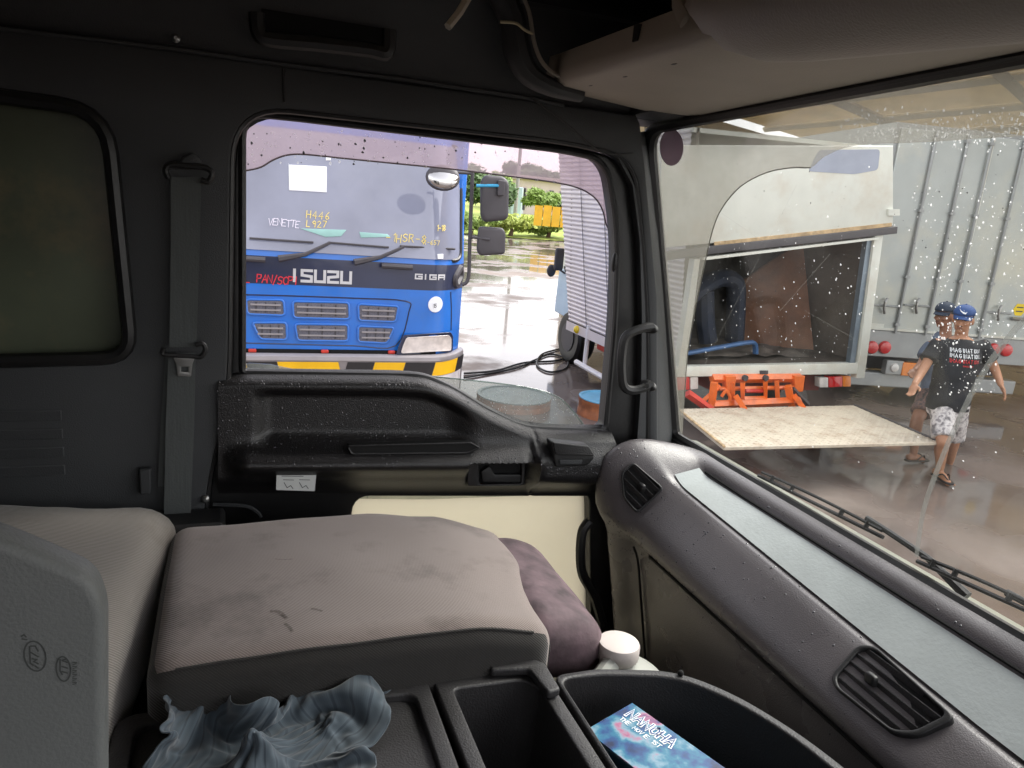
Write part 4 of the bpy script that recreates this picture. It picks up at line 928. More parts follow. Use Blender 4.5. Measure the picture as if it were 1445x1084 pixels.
truck = thing('blue_truck', (BX, 7.2, 0), 'bright blue heavy truck facing the side window, with yellow and black bumper', 'truck')
def bband(name, z0, z1, m, x0=-.6, x1=1.9, off=0.0, nz_=8, parent=truck):
    mb = MB(); mb.strip([[bfn(x, z, off) for x in np.linspace(x0, x1, 60)] for z in np.linspace(z0, z1, nz_)]); return mb.build(name, m, parent, ang=70)
zb = lambda y, x=500: BT.px(x, y)[1]
front = bband('front_panel', .74, 1.315, M_blue); bband('badge_panel', 1.315, 1.53, M_navy); ws_b = bband('windscreen_surround', 1.53, 2.62, M_blue)
wsb = bband('truck_windscreen', 1.575, 2.50, M_tglass, -.58, 1.835, .012)
mb = MB(); mb.tube([bfn(u, v, .012) for u, v in rnd([(-.58, 1.565), (1.84, 1.565), (1.835, 2.505), (-.58, 2.505)], .08, 6)], .018, 8, closed=True, up=(0, -1, 0)); mb.build('windscreen_gasket', M_rubber, wsb)
bband('roof_cap', 2.62, 2.95, M_blue, off=-.0)
mb = MB(); mb.box((-.6, 6.42, .74), (1.9, 8.2, 2.9)); mb.build('cab_body', M_blue, truck, bevel=.06)
mb = MB(); mb.box((-.5, 8.25, .6), (1.8, 13.0, 1.0)); mb.build('chassis', M_grey, truck)
for sx in (-.45, 1.75):
    mb = MB(); mb.lathe((sx - .14, 7.3, .5), (1, 0, 0), [(.2, 0), (.49, 0), (.5, .04), (.5, .24), (.49, .28), (.2, .28)], 28); mb.build('wheel', M_rubber, truck)
# bumper with hazard stripes
M_bump = mat('bumper_grey', rgb(150, 146, 148), .5, .08, 8)
M_yel = mat('hazard_yellow', rgb(236, 184, 18), .45, .06, 8); M_hbk = mat('hazard_black', rgb(34, 32, 34), .45, .06, 8)
mb = MB(); mb.strip([[V(x, bsurf(x, 1) - o, z) for x in np.linspace(-.62, 1.93, 50)] for z, o in ((.77, .02), (.772, .10), (.765, .125), (.735, .13), (.725, .12), (.40, .12), (.36, .05))]); bm_ = mb.build('bumper', M_bump, truck, ang=50)
def stripe(u0, u1, sl_, m, z0=.605, z1=.722):
    mb = MB(); mb.strip([[V(x + sl_ * t, bsurf(x + sl_ * t, 1) - .124, lerp(z0, z1, t)) for x in np.linspace(u0, u1, 8)] for t in (0, 1)]); mb.build('hazard_stripe', m, bm_)
ex = [BT.px(x, 515)[0] for x in (320, 352, 395, 480, 482, 520, 563, 605, 645, 662)]
for i in range(len(ex) - 1):
    if i == 3: continue
    stripe(ex[i] + .002, ex[i + 1] - .002, -.03 if i < 4 else .03, (M_yel, M_hbk)[i % 2 if i < 4 else (i + 1) % 2])
mb = MB(); mb.strip([[V(x, bsurf(x, 1) - .122, z) for x in np.linspace(-.6, 1.9, 40)] for z in (.40, .60)]); mb.build('bumper_lower', mat('bumper_pale', rgb(205, 200, 200), .5), bm_)
# dark gap with red frame pieces over the bumper
bband('frame_gap', .742, .80, M_void, -.5, 1.62, .006)
M_red = mat('red_primer', rgb(196, 56, 42), .5, .15, 12)
for x in (356, 458, 552):
    mb = MB(); c = BT.px(x, 497); mb.box((c[0] - .03, 6.07, .772), (c[0] + .03, 6.10, .80)); mb.build('frame_bracket', M_red, truck, bevel=.008)
# grilles: two rows of three
gl_ = [[(347, 424), (400, 425), (402, 443), (349, 441)], [(413, 427), (492, 429), (493, 448), (414, 446)], [(505, 431), (562, 434), (558, 452), (506, 450)],
       [(356, 457), (404, 457), (405, 477), (367, 476)], [(416, 459), (491, 460), (491, 479), (420, 478)], [(505, 462), (556, 464), (546, 482), (505, 480)]]
for k, g in enumerate(gl_):
    g_ = BT.pxs(g); gc = sum((p[1] for p in g_)) / 4; o = rnd([(p[0], gc + (p[1] - gc) * 1.22) for p in g_], .03)
    q = plate('grille', BT, o, [], .006, .012, mat('grille_mesh', rgb(104, 104, 114), .6, .3, 90), truck)
    mb = MB(); mb.tube([BT.at(u, v, .012) for u, v in o], .009, 6, closed=True, up=(0, -1, 0)); mb.build('grille_rim', M_blue, q)
    us = [p[0] for p in o]; vv = [p[1] for p in o]
    for j in range(2):
        v = lerp(min(vv), max(vv), (j + 1) / 3); mb = MB(); mb.pbox(BT, min(us) + .03, max(us) - .03, v - .006, v + .006, .012, .03); mb.build('slat', M_bump, q)
    for j in range(1, 4):
        u = lerp(min(us), max(us), j / 4); mb = MB(); mb.pbox(BT, u - .004, u + .004, min(vv) + .02, max(vv) - .02, .012, .02); mb.build('rib', M_grey, q)
# panel shut lines
for pts in ([(345, 416), (420, 418), (500, 421), (572, 425), (577, 440), (558, 488), (500, 488), (420, 486), (345, 484)], [(640, 414), (642, 440), (642, 470)]):
    mb = MB(); mb.tube(smooth_path([bfn(*BT.px(*p), .0) for p in pts], 4), .006, 5); mb.build('shut_line', M_navy, truck)
# headlamp
hlo = rnd(BT.pxs([(571, 474), (634, 473), (639, 479), (639, 496), (563, 496), (566, 486)]), .02)
mb = MB(); HL = 14
def curved_plate(name, poly, z_off, m, parent, th=.02):
    me = None; o = plate(name, BT, poly, [], .0, th, m, parent, bevel=.003)
    off = world_loc(parent)
    for v in o.data.vertices:
        w = v.co + off; v.co.y += (bsurf(w.x, w.z) - 6.1) - z_off
    return o
hl = curved_plate('headlamp', hlo, .06, mat('lamp_lens', rgb(214, 206, 200), .15, .16, 18, coat=.8), truck)
curved_plate('lamp_rim', rnd(BT.pxs([(568, 471), (638, 470), (643, 477), (643, 499), (557, 499), (561, 486)]), .02), .045, M_navy, hl, .016)
curved_plate('round_sticker', circ(*BT.px(615, 430), .068), .003, M_white, truck, .006)
mb = MB(); letters(mb, '15', *BT.px(611, 434), .03, lambda u, v, e: bfn(u, v, .011 + e), .16); mb.build('sticker_number', M_ink, truck)
mb = MB(); mb.tube([bfn(u, v, .004) for u, v in rnd(BT.pxs([(646, 396), (660, 380), (662, 395), (650, 408)]), .03)], .03, 6, closed=True); mb.build('corner_deflector', M_grey, truck)
# windscreen wipers, cowl grips
for a, b, arm in (((352, 336), (442, 342), None), ((463, 342), (548, 349), ((465, 342), (430, 358), (392, 364))), ((564, 347), (646, 353), ((568, 348), (535, 362), (498, 369)))):
    mb = MB(); A, B = BT.px(*a), BT.px(*b); mb.tube([bfn(*A, .05), bfn(*B, .05)], .009, 6)
    if arm: mb.tube([bfn(*BT.px(*p), .075) for p in arm], [.012, .016, .028], 6)
    mb.build('truck_wiper', M_grey, truck)
for a, b in (((342, 364), (374, 366)), ((537, 374), (580, 377))):
    A, B = BT.px(*a), BT.px(*b); mb = MB(); mb.tube([bfn(*A, .05), bfn(*B, .05)], .022, 8); mb.build('grip_bar', M_grey, truck)
# badges and marker-pen writing
def iz(mb, segs, u, v, w, h, t):
    for s in segs: mb.ribbon([(u + p[0] * w, v + p[1] * h) for p in s], t, lambda a, b, e: bfn(a, b, .006 + e))
LET = {'I': [[(.3, 0), (.3, 1)]], 'S': [[(1, 1), (0.0, 1), (0.0, .55), (1, .45), (1, 0), (0, 0)]], 'U': [[(0, 1), (0, .0), (1, 0), (1, 1)]], 'Z': [[(0, 1), (1, 1), (1, .55), (0, .45), (0, 0), (1, 0)]], 'G': [[(1, 1), (0, 1), (0, 0), (1, 0), (1, .5), (.5, .5)]], 'A': [[(0, 0), (0, 1), (1, 1), (1, 0)], [(0, .45), (1, .45)]]}
mb = MB(); u0, v0 = BT.px(413, 397); h = .095; x = u0
for ch, w in (('I', .04), ('S', .072), ('U', .072), ('Z', .072), ('U', .072)): iz(mb, LET[ch], x, v0 + .006, w, h * .88, .022); x += w + .03
mb.build('maker_badge', M_silverlet, truck)
mb = MB(); u0, v0 = BT.px(586, 393); x = u0
for ch, w in (('G', .055), ('I', .02), ('G', .055), ('A', .055)): iz(mb, LET[ch], x, v0, w, .035, .012); x += w + .024
mb.build('model_badge', M_silverlet, truck)
M_yink = mat('yellow_marker', rgb(236, 214, 120), .6); M_wink = mat('white_marker', rgb(230, 226, 240), .6); M_rink = mat('red_marker', rgb(214, 52, 66), .6)
gfn = lambda u, v, e: bfn(u, v, .019 + e)
mb = MB(); letters(mb, 'H446', *BT.px(433, 309), .055, gfn, .1, .85, .12, .12); mb.build('yellow_writing', M_yink, wsb); mb = MB(); letters(mb, 'L927', *BT.px(433, 320), .048, gfn, .12, .85, .1, .06)
mb.build('yellow_writing', M_yink, wsb); mb = MB(); letters(mb, '-1HSR-8', *BT.px(545, 341), .062, gfn, .1, .85, .12, .12); mb.build('yellow_writing', M_yink, wsb); mb = MB(); letters(mb, 'X-657', *BT.px(598, 345), .035, gfn, .12, .85, .1, .05); mb.build('yellow_writing', M_yink, wsb); mb = MB(); letters(mb, "1-18", *BT.px(618, 326), .045, gfn, .14, .6, .1, .05)
mb.build('yellow_writing', M_yink, wsb)
mb = MB(); letters(mb, 'VENETTE', *BT.px(379, 318), .05, gfn, .1, .66, .12, .16); mb.build('white_writing', M_wink, wsb)
mb = MB(); letters(mb, 'AHL', *BT.px(330, 398), .060, lambda u, v, e: bfn(u, v, .006 + e), .13, .66, .1, .06); mb.build('red_writing', M_rink, truck); mb = MB(); x_ = letters(mb, 'PAN', *BT.px(362, 398), .060, lambda u, v, e: bfn(u, v, .006 + e), .13, .66, .1, .06); mb.build('red_writing', M_rink, truck); mb = MB(); letters(mb, '/', x_, BT.px(328, 398)[1], .060, lambda u, v, e: bfn(u, v, .006 + e), .13); mb.build('red_writing', M_rink, truck); mb = MB(); letters(mb, 'SCPI', x_ + .035, BT.px(328, 398)[1], .060, lambda u, v, e: bfn(u, v, .006 + e), .13, .66, .1, .06); mb.build('red_writing', M_rink, truck)
curved_plate('paper_sheet', BT.pxs([(409, 232), (464, 235), (463, 272), (409, 269)]), .013, M_white, truck, .002)
M_teal = mat('pale_teal_reflection', rgb(150, 196, 190), .4, .1, 6)  # colour of the thin plates that paint teal reflections onto the opaque windscreen
curved_plate('teal_reflection', BT.pxs([(424, 323), (490, 325), (482, 334), (460, 335)]), .013, M_teal, truck, .001); curved_plate('teal_reflection', BT.pxs([(508, 328), (548, 331), (552, 335), (510, 336)]), .013, M_teal, truck, .001)
curved_plate('small_label', BT.pxs([(618, 359), (627, 359), (627, 366), (618, 366)]), .013, M_white, truck, .001); curved_plate('top_label', BT.pxs([(463, 220), (470, 221), (470, 226), (463, 226)]), .013, M_white, truck, .001)
# mirrors on the near corner
MR = Plane((0, 5.85, 0), (1, 0, 0), (0, 0, 1)); mpt = lambda x, y, w=0: MR.at(*MR.px(x, y), w)
mb = MB(); mb.tube(smooth_path([mpt(652, 402), mpt(661, 392), mpt(663, 340), mpt(666, 262), mpt(667, 240)], 4), .016, 8); mb.tube([mpt(666, 245), mpt(640, 243)], .012, 8); mb.build('mirror_stay', M_grey, truck)
mo = rnd(MR.pxs([(681, 247), (707, 249), (714, 258), (713, 310), (680, 313), (675, 305), (675, 256)]), .05)
q = plate('side_mirror', MR, mo, [], .02, .10, M_grey, truck, bevel=.03)
plate('mirror_bracket', MR, rnd(MR.pxs([(696, 254), (706, 255), (704, 276), (695, 276)]), .01), [], .10, .13, M_grey, q, bevel=.008)
mb = MB(); mb.tube([mpt(668, 262, .08), mpt(697, 262, .12)], .012, 8); mb.build('mirror_arm', mat('blue_tape', rgb(60, 160, 205), .5), q)
q = plate('lower_mirror', MR, rnd(MR.pxs([(673, 319), (706, 321), (710, 328), (709, 358), (674, 360), (670, 352)]), .03), [], .02, .08, M_grey, truck, bevel=.02)
mb = MB(); mb.tube([mpt(663, 334, .05), mpt(686, 337, .09)], .012, 8); mb.build('mirror_arm', M_grey, q)
ce = mpt(618, 251, .15); mb = MB(); mb.ell(ce, .135, .045, .098); q = mb.build('convex_mirror', M_grey, truck, ang=80)
mb = MB(); mb.ell(ce + V(0, -.012, 0), .124, .042, .088, (V(1, 0, 0), V(0, 1, -.35).normalized(), V(0, .35, 1).normalized())); mb.build('mirror_glass', M_chrome, q, ang=80)

# ------------------------------------------------------------------ white box truck with tail lift
M_wht = mat('white_paint', rgb(216, 219, 210), .4, .05, 4, dirt_or_glare=rgb(176, 150, 116), dirt_or_glare_scale=2.2, dirt_or_glare_amt=.45)
M_alu = mat('corrugated_alu', rgb(208, 200, 200), .42, .06, 3, metal=.25)
M_inner = mat('box_inner_ply', rgb(92, 84, 76), .85, .25, 2.5, detail=8)
M_org = mat('orange_paint', rgb(230, 108, 30), .42, .14, 6, dirt_or_glare=rgb(110, 60, 40), dirt_or_glare_amt=.5, dirt_or_glare_scale=5)
M_lb = mat('light_blue_paint', rgb(132, 168, 196), .35, .06, 4, coat=.3)
M_redlens = mat('red_lens', rgb(196, 26, 30), .15, .1, 20, coat=.7); M_clr = mat('clear_lens', rgb(212, 210, 206), .15, .1, 20, coat=.7); M_amb = mat('amber_lens', rgb(226, 128, 36), .15, .1, 20, coat=.6)
wt = thing('box_truck', (5.05, 8.0, 0), 'white box truck with open rear, corrugated side and lowered tail lift', 'truck')
BL, BR, TR, TL = V(4.03, 5.95, .675), V(6.23, 5.95, .74), V(6.01, 5.95, 2.93), V(3.81, 5.95, 2.87)
def wy(t): return lerp(8.65, 9.05, t)
mb = MB(); rows = []; NR = 42
for k in range(NR * 4 + 1):
    t = k / (NR * 4.0); ph = k % 4; d = (0, .010, .010, 0)[ph]; p = BL.lerp(TL, t); tt = t + (.0 if ph in (0, 2) else -.0)
    rows.append([V(p.x - d, 6.03, p.z), V(p.x - d, wy(t), p.z)])
mb.strip(rows); mb.build('corrugated_side', M_alu, wt, smooth=False)
for yv in (6.9, 7.8, 8.4):
    mb = MB(); mb.tube([V(BL.lerp(TL, t).x - .0155, yv - .3 + .3 * t, BL.lerp(TL, t).z) for t in (0, 1)], .004, 6); mb.build('side_seam', M_grey, wt)
Y1 = 8.6; D_ = V(0, Y1 - 5.95, 0)
def slab(name, a, b, c, d, n_, th, m):  # quad plate with thickness along n_
    mb = MB(); n_ = Vector(n_).normalized() * th; mb.hexa([a, b, c, d, a + n_, b + n_, c + n_, d + n_]); return mb.build(name, m, wt)
o1 = V(0, .05, 0)
slab('side_panel', BR + o1, BR + D_, TR + D_, TR + o1, (-1, 0, 0), .04, M_inner)
slab('inner_lining', BL + o1 + V(.03, 0, 0), BL + D_ + V(.03, 0, 0), TL + D_ + V(.03, 0, 0), TL + o1 + V(.03, 0, 0), (1, 0, 0), .03, M_inner)
slab('box_roof', TL + o1, TR + o1, TR + D_, TL + D_, (0, 0, -1), .04, M_wht)
slab('bulkhead', BL + D_, BR + D_, TR + D_, TL + D_, (0, 1, 0), .04, M_inner)
slab('box_floor', BL + o1 + V(0, 0, .03), BR + o1 + V(0, 0, .03), BR + D_ + V(0, 0, .03), BL + D_ + V(0, 0, .03), (0, 0, -1), .12, mat('worn_floor', rgb(74, 66, 58), .8, .3, 6))
WR = Plane((0, 5.95, 0), (1, 0, 0), (0, 0, 1))
hdr = plate('rear_header', WR, WR.pxs([(930, 205), (1150, 206), (1255, 206), (1255, 318), (1000, 343), (925, 350)]), [], -.04, .05, M_wht, wt, bevel=.008)
plate('header_window', WR, rnd(WR.pxs([(1150, 212), (1236, 211), (1233, 240), (1200, 246), (1135, 242)]), .04), [], .05, .053, mat('header_glass', rgb(150, 158, 176), .2, .08, 4), wt)
plate('header_beam', WR, WR.pxs([(930, 356), (1000, 346), (1257, 319), (1256, 329), (1000, 357), (930, 367)]), [], .0, .09, M_grey, wt, bevel=.004)
M_rust = mat('rusty_strip', rgb(196, 168, 128), .7, .35, 14)
plate('rust_strip', WR, WR.pxs([(1003, 341), (1252, 314), (1252, 319), (1003, 347)]), [], .05, .058, M_rust, wt)
plate('beam_lip', WR, WR.pxs([(985, 362), (1230, 334), (1230, 337), (985, 366)]), [], .02, .095, M_wht, wt)
plate('corner_post', WR, WR.pxs([(1228, 332), (1240, 331), (1214, 532), (1203, 532)]), [], -.03, .06, M_wht, wt, bevel=.004)
plate('post_channel', WR, WR.pxs([(1221, 335), (1228, 335), (1203, 514), (1196, 514)]), [], -.03, .03, mat('steel_channel', rgb(120, 134, 146), .35, .1, 8, metal=.5), wt)
plate('corner_post', WR, WR.pxs([(975, 365), (983, 364), (962, 530), (950, 530)]), [], -.03, .06, M_wht, wt, bevel=.004)
plate('rear_sill', WR, WR.pxs([(950, 516), (1206, 511), (1205, 526), (950, 530)]), [], -.03, .055, M_wht, wt, bevel=.004)
plate('sill_catch', WR, WR.pxs([(1067, 521), (1078, 521), (1078, 526), (1067, 526)]), [], .055, .065, M_grey, wt)
plate('hinge', WR, WR.pxs([(1246, 295), (1262, 295), (1262, 304), (1246, 304)]), [], .05, .07, M_wht, wt)
def lamp(pts, m): return plate('tail_lamp', WR, rnd(WR.pxs(pts), .012), [], -.05, .03, m, wt, bevel=.006)
lamp([(950, 532), (971, 531), (971, 549), (950, 550)], M_redlens); lamp([(972, 531), (983, 531), (983, 548), (972, 549)], M_clr)
lamp([(1154, 532), (1166, 532), (1166, 546), (1154, 546)], M_clr); lamp([(1167, 531), (1186, 530), (1186, 545), (1167, 546)], M_redlens); lamp([(1187, 530), (1198, 530), (1198, 545), (1187, 545)], M_amb)
# orange tail-lift frame
def bar(pts, r, m, name, y=5.9, n=4, flat=1.0): mb = MB(); mb.tube([onY(a, b, y) for a, b in pts], r, n, flat=flat); return mb.build(name, m, wt, smooth=False)
bar([(1004, 534), (1128, 533)], .05, M_org, 'lift_crossbar'); bar([(1000, 572), (1128, 566)], .045, M_org, 'lift_crossbar', 5.8)
for x in (1022, 1118): 
    plate('lift_bracket', WR, rnd(WR.pxs([(x - 7, 527), (x + 8, 527), (x + 5, 549), (x - 6, 550)]), .01), [], .03, .11, M_org, wt, bevel=.006)
bar([(1048, 540), (1048, 563), (1080, 562), (1080, 538)], .03, M_org, 'lift_bracket', 5.82)
bar([(1034, 540), (1034, 570)], .028, M_org, 'lift_arm', 5.84); bar([(1096, 538), (1098, 568)], .028, M_org, 'lift_arm', 5.84); bar([(1006, 549), (1122, 547)], .022, M_org, 'lift_crossbar', 5.86); bar([(1052, 552), (1076, 552)], .02, M_red, 'lift_crossbar', 5.84)
bar([(990, 568), (1016, 545)], .026, M_org, 'lift_arm', 5.82); bar([(1118, 549), (1140, 572)], .03, M_grey, 'lift_ram', 5.82)
bar([(1008, 540), (1004, 575)], .045, M_org, 'lift_arm', 5.8); bar([(1112, 545), (1118, 575)], .045, M_org, 'lift_arm', 5.8)
bar([(970, 555), (1005, 580)], .04, M_red, 'lift_arm', 5.75)
for x in (1050, 1079): mb = MB(); mb.lathe(onY(x, 533, 5.83), (0, -1, 0), [(.03, 0), (.03, .03)], 10); mb.build('pivot_pin', M_grey, wt)
mb = MB(); mb.tube(smooth_path([onY(*p, 5.8) for p in ((1018, 560), (1024, 552), (1030, 560), (1028, 568))], 4), .018, 6); mb.build('hydraulic_hose', M_org, wt)
mb = MB(); mb.box((4.5, 6.1, .42), (4.55, 9.3, .60)); mb.box((5.65, 6.1, .42), (5.85, 9.3, .6)); mb.box((4.55, 6.15, .45), (5.65, 6.3, .58)); mb.build('chassis_rail', mat('red_chassis', rgb(120, 46, 36), .6, .2, 6), wt)
for (x, y) in ((4.35, 7.0), (5.75, 7.0), (4.42, 9.2), (5.7, 9.2)):
    mb = MB(); mb.lathe((x - .13, y, .36), (1, 0, 0), [(.12, .02), (.2, 0), (.33, 0), (.36, .04), (.36, .22), (.33, .26), (.12, .26)], 26); q = mb.build('wheel', M_rubber, wt); mb = MB(); mb.lathe((x - .14, y, .36), (1, 0, 0), [(.2, 0), (.14, .05), (.06, .05), (.05, .02)], 20); mb.build('hub', M_grey, q)
# tail-lift platform
PF = .38; M_plat = mat('checker_plate', rgb(200, 190, 172), .5, .08, 30, dirt_or_glare=rgb(140, 104, 74), dirt_or_glare_amt=.6, dirt_or_glare_scale=7, bump=.6, bscale=45)
pcs = [onZ(*p, PF) for p in ((955, 577), (1205, 572), (1325, 624), (1022, 631))]
mb = MB(); mb.hexa([p - V(0, 0, .03) for p in (pcs[3], pcs[2], pcs[1], pcs[0])] + [pcs[3], pcs[2], pcs[1], pcs[0]]); pf_ = mb.build('lift_platform', M_plat, wt, bevel=.006)
mb = MB()
for i in range(46):
    for j in range(26):
        s, t = (i + .5) / 46, (j + .5) / 26; A = pcs[0].lerp(pcs[1], s); B = pcs[3].lerp(pcs[2], s); c = A.lerp(B, t); a = (V(1, 1, 0) if (i + j) % 2 else V(1, -1, 0)).normalized() * .019; b = V(-a.y, a.x, 0) * .3
        mb.add([c - a, c - b, c + a, c + b, c + V(0, 0, .008)], [(0, 1, 4), (1, 2, 4), (2, 3, 4), (3, 0, 4)])
o = mb.build('tread_pattern', M_plat, pf_, smooth=False); o['kind'] = 'stuff'
for xx in (4.55, 5.25):
    mb = MB(); mb.tube([V(xx, 5.78, .45), V(xx, 5.5, .30), V(xx, 4.8, .325)], .035, 4); mb.build('platform_arm', M_org, wt, smooth=False)
for a, b in ((1, 2), (0, 3)):
    mb = MB(); mb.tube([pcs[a] + V(0, 0, .008), pcs[b] + V(0, 0, .004)], .012, 6); mb.build('edge_rail', M_grey if a == 1 else M_rust, pf_)
# cab of that truck
prof = [(8.78, .55), (8.78, 2.28), (8.95, 2.36), (9.55, 2.33), (9.78, 2.15), (10.1, 1.45), (10.2, 1.15), (10.22, .55)]
def cabslice(x_off, pr): return [V(x, y, z) for x, y, z in pr]
def cabx(y, s): return lerp(4.33, 4.50, (y - 8.78) / 1.42) if s < 0 else lerp(5.95, 5.75, (y - 8.78) / 1.42)
lo = [(8.78, .55), (8.78, 1.22), (10.18, 1.22), (10.22, .55)]
mb = MB(); mb.loft([[V(cabx(y, -1), y, z) for y, z in prof], [V(cabx(y, 1), y, z) for y, z in prof]]); mb.build('cab_body', M_wht, wt, bevel=.04)
mb = MB(); mb.loft([[V(cabx(y, -1) - .006, y, z) for y, z in lo], [V(cabx(y, 1) + .006, y + .006, z) for y, z in lo]]); mb.build('cab_lower_panel', M_lb, wt, bevel=.02)
wq = [(9.0, 1.4), (9.0, 2.1), (9.5, 2.12), (9.72, 2.0), (9.95, 1.4)]
mb = MB(); mb.loft([[V(cabx(y, -1) - .008, y, z) for y, z in wq], [V(cabx(y, -1) + .01, y, z) for y, z in wq]]); mb.build('cab_window', mat('tan_window', rgb(178, 164, 134), .15, .2, 3, coat=.5), wt)
m0 = onX(789, 365, 4.32); mb = rbox(m0 + V(-.07, -.03, -.17), m0 + V(.07, .03, .15), .03, 6); q = mb.build('cab_mirror', M_grey, wt); m1 = onX(778, 382, 4.28); mb = MB(); mb.ell(m1, .07, .03, .09); mb.build('cab_mirror', M_grey, wt)
mb = MB(); mb.tube(smooth_path([m0 + V(0, 0, -.14), m0 + V(.1, -.05, -.2), V(4.45, 9.9, 1.25)], 4), .014, 6); mb.build('mirror_arm', M_grey, wt)
# underrun guard and red tanks under the box
M_wpipe = mat('white_pipe', rgb(226, 222, 220), .4, .05)
ux = 4.02
for (y, z0) in ((8.05, .62), (7.15, .62)): 
    mb = MB(); mb.tube([V(ux, y, .72), V(ux, y, .22)], .03, 8); mb.build('guard_post', M_wpipe, wt)
mb = MB(); mb.tube([V(ux - .02, 8.25, .22), V(ux - .02, 6.7, .20)], .035, 8); mb.build('guard_rail', M_wpipe, wt)
mb = MB(); mb.box((4.1, 6.9, .28), (4.3, 7.5, .58)); mb.box((4.1, 7.55, .45), (4.3, 7.95, .62)); mb.build('side_tank', M_red, wt, bevel=.02)
mb = MB(); mb.ell((4.0, 8.32, .62), .05, .05, .05); mb.build('marker_lamp', mat('yellow_lens', rgb(228, 196, 40), .3), wt)
mb = MB(); mb.strip([[V(4.0, y, z) for y in (6.0, 8.66)] for z in (.56, .675)]); mb.build('side_skirt', M_alu, wt)
# cargo in the open box: each piece rests on the floor or leans on a wall
FZ = .735
nv = thing('navy_tarp', (4.25, 6.7, FZ), 'dark blue tarp hanging inside the open box truck at left', 'tarp')
mb = MB(); rows = []
for z in np.linspace(FZ, 2.2, 14): rows.append([V(4.12 + .3 * s, 6.55 + .05 * math.sin(9 * s + 3 * z), z) for s in np.linspace(0, 1, 14)])
mb.strip(rows); o = mb.build('tarp_sheet', mat('navy_cloth', rgb(40, 58, 92), .8, .2, 6), nv); o.modifiers.new('s', 'SOLIDIFY').thickness = .02
pd = thing('padded_frame', (4.8, 6.75, FZ), 'dark navy padded arch frame inside the open box truck', 'frame')
mb = MB(); pts = smooth_path([V(4.35, 6.6, 1.25), V(4.6, 6.65, 1.42), V(4.85, 6.7, 1.5), V(5.02, 6.7, 1.45), V(5.08, 6.7, 1.2), V(5.13, 6.7, FZ + .09)], 6); mb.tube(pts, [.12] * len(pts), 10, flat=.8); mb.tube(smooth_path([V(4.62, 6.65, 1.35), V(4.66, 6.62, 1.05), V(4.72, 6.6, FZ + .09)], 5), .1, 10); mb.tube([V(4.33, 6.6, 1.25), V(4.33, 6.6, FZ + .08)], .12, 10); mb.build('padding', mat('navy_pad', rgb(30, 40, 58), .7, .2, 8), pd)
bb = thing('blue_metal_bar', (4.6, 6.3, FZ), 'light blue bent metal bar lying on the truck bed', 'bar')
mb = MB(); mb.tube(smooth_path([V(4.12, 6.15, FZ + .05), V(4.55, 6.2, FZ + .11), V(4.95, 6.25, FZ + .16), V(5.06, 6.27, FZ + .14), V(5.1, 6.28, FZ + .04)], 6), .034, 8, flat=.7); mb.build('bent_bar', mat('bar_blue', rgb(74, 112, 160), .4, .15, 8), bb)
pb_ = thing('plywood_board', (5.8, 6.9, FZ), 'brown plywood board leaning against the inner right wall of the box truck', 'board')
mb = MB(); mb.hexa([V(5.25, 7.0, FZ), V(6.12, 6.55, FZ), V(6.12, 6.59, FZ), V(5.25, 7.04, FZ), V(5.45, 7.2, 1.4), V(5.95, 6.85, 1.95), V(5.95, 6.89, 1.95), V(5.45, 7.24, 1.4)]); mb.build('board_panel', mat('red_brown_ply', rgb(112, 74, 50), .7, .3, 5, detail=8), pb_, bevel=.004)
sk = thing('floor_sheet', (5.0, 6.5, FZ), 'crumpled grey brown sheet on the bed of the open box truck', 'sheet')
mb = MB(); mb.strip([[V(4.2 + 1.6 * s, 6.2 + .9 * t, FZ + .02 + .07 * abs(mnoise.noise(V(s * 5, t * 4, 2)))) for s in np.linspace(0, 1, 24)] for t in np.linspace(0, 1, 14)]); mb.build('sheet_cloth', mat('dusty_sheet', rgb(96, 88, 80), .9, .3, 8), sk)

# ------------------------------------------------------------------ silver box truck
M_sil = mat('brushed_alu', rgb(176, 182, 180), .38, .06, 3, metal=.35, dirt_or_glare=rgb(206, 202, 180), dirt_or_glare_scale=.8, dirt_or_glare_amt=.8, bump=.15, bscale=90)  # pale yellow noise patches paint reflections onto the wet doors
M_sdk = mat('alu_frame', rgb(160, 163, 163), .45, .08, 5, metal=.4)
SV = Plane((7.2, 7.0, 0), (2.2, -.55, 0), (0, 0, 1))
svr = thing('silver_truck', SV.at(1.1, 0, -2), 'silver aluminium box truck seen from behind with closed double doors', 'truck')
mb = MB(); mb.pbox(SV, -.05, 2.32, .95, 3.36, -5.5, -.02); mb.build('box_body', M_sdk, svr)
dv0, dv1 = .98, 3.30
for (a, b) in ((.0, 1.125), (1.155, 2.27)):
    mb = MB(); mb.pbox(SV, a, b, dv0, dv1, -.02, .015); mb.build('rear_door', M_sil, svr, bevel=.006)
rods = [((1314, 205), (1263, 466)), ((1361, 203), (1305, 466)), ((1393, 199), (1342, 460)), ((1442, 198), (1384, 460))]
for a, b in rods:
    A, B = SV.px(*a), SV.px(*b); u = (A[0] + B[0]) / 2
    mb = MB(); mb.tube([SV.at(u, dv0 - .05, .04), SV.at(u, dv1 + .03, .04)], .017, 8); q = mb.build('lock_rod', M_sdk, svr)
    for v in (1.04, 1.62, 2.4, 3.22): mb = MB(); mb.pbox(SV, u - .03, u + .03, v - .016, v + .016, .015, .06); mb.build('rod_guide', M_sdk, q)
mb = MB(); mb.pbox(SV, 1.115, 1.165, dv0, dv1, .016, .03); mb.build('centre_strip', M_wht, svr)
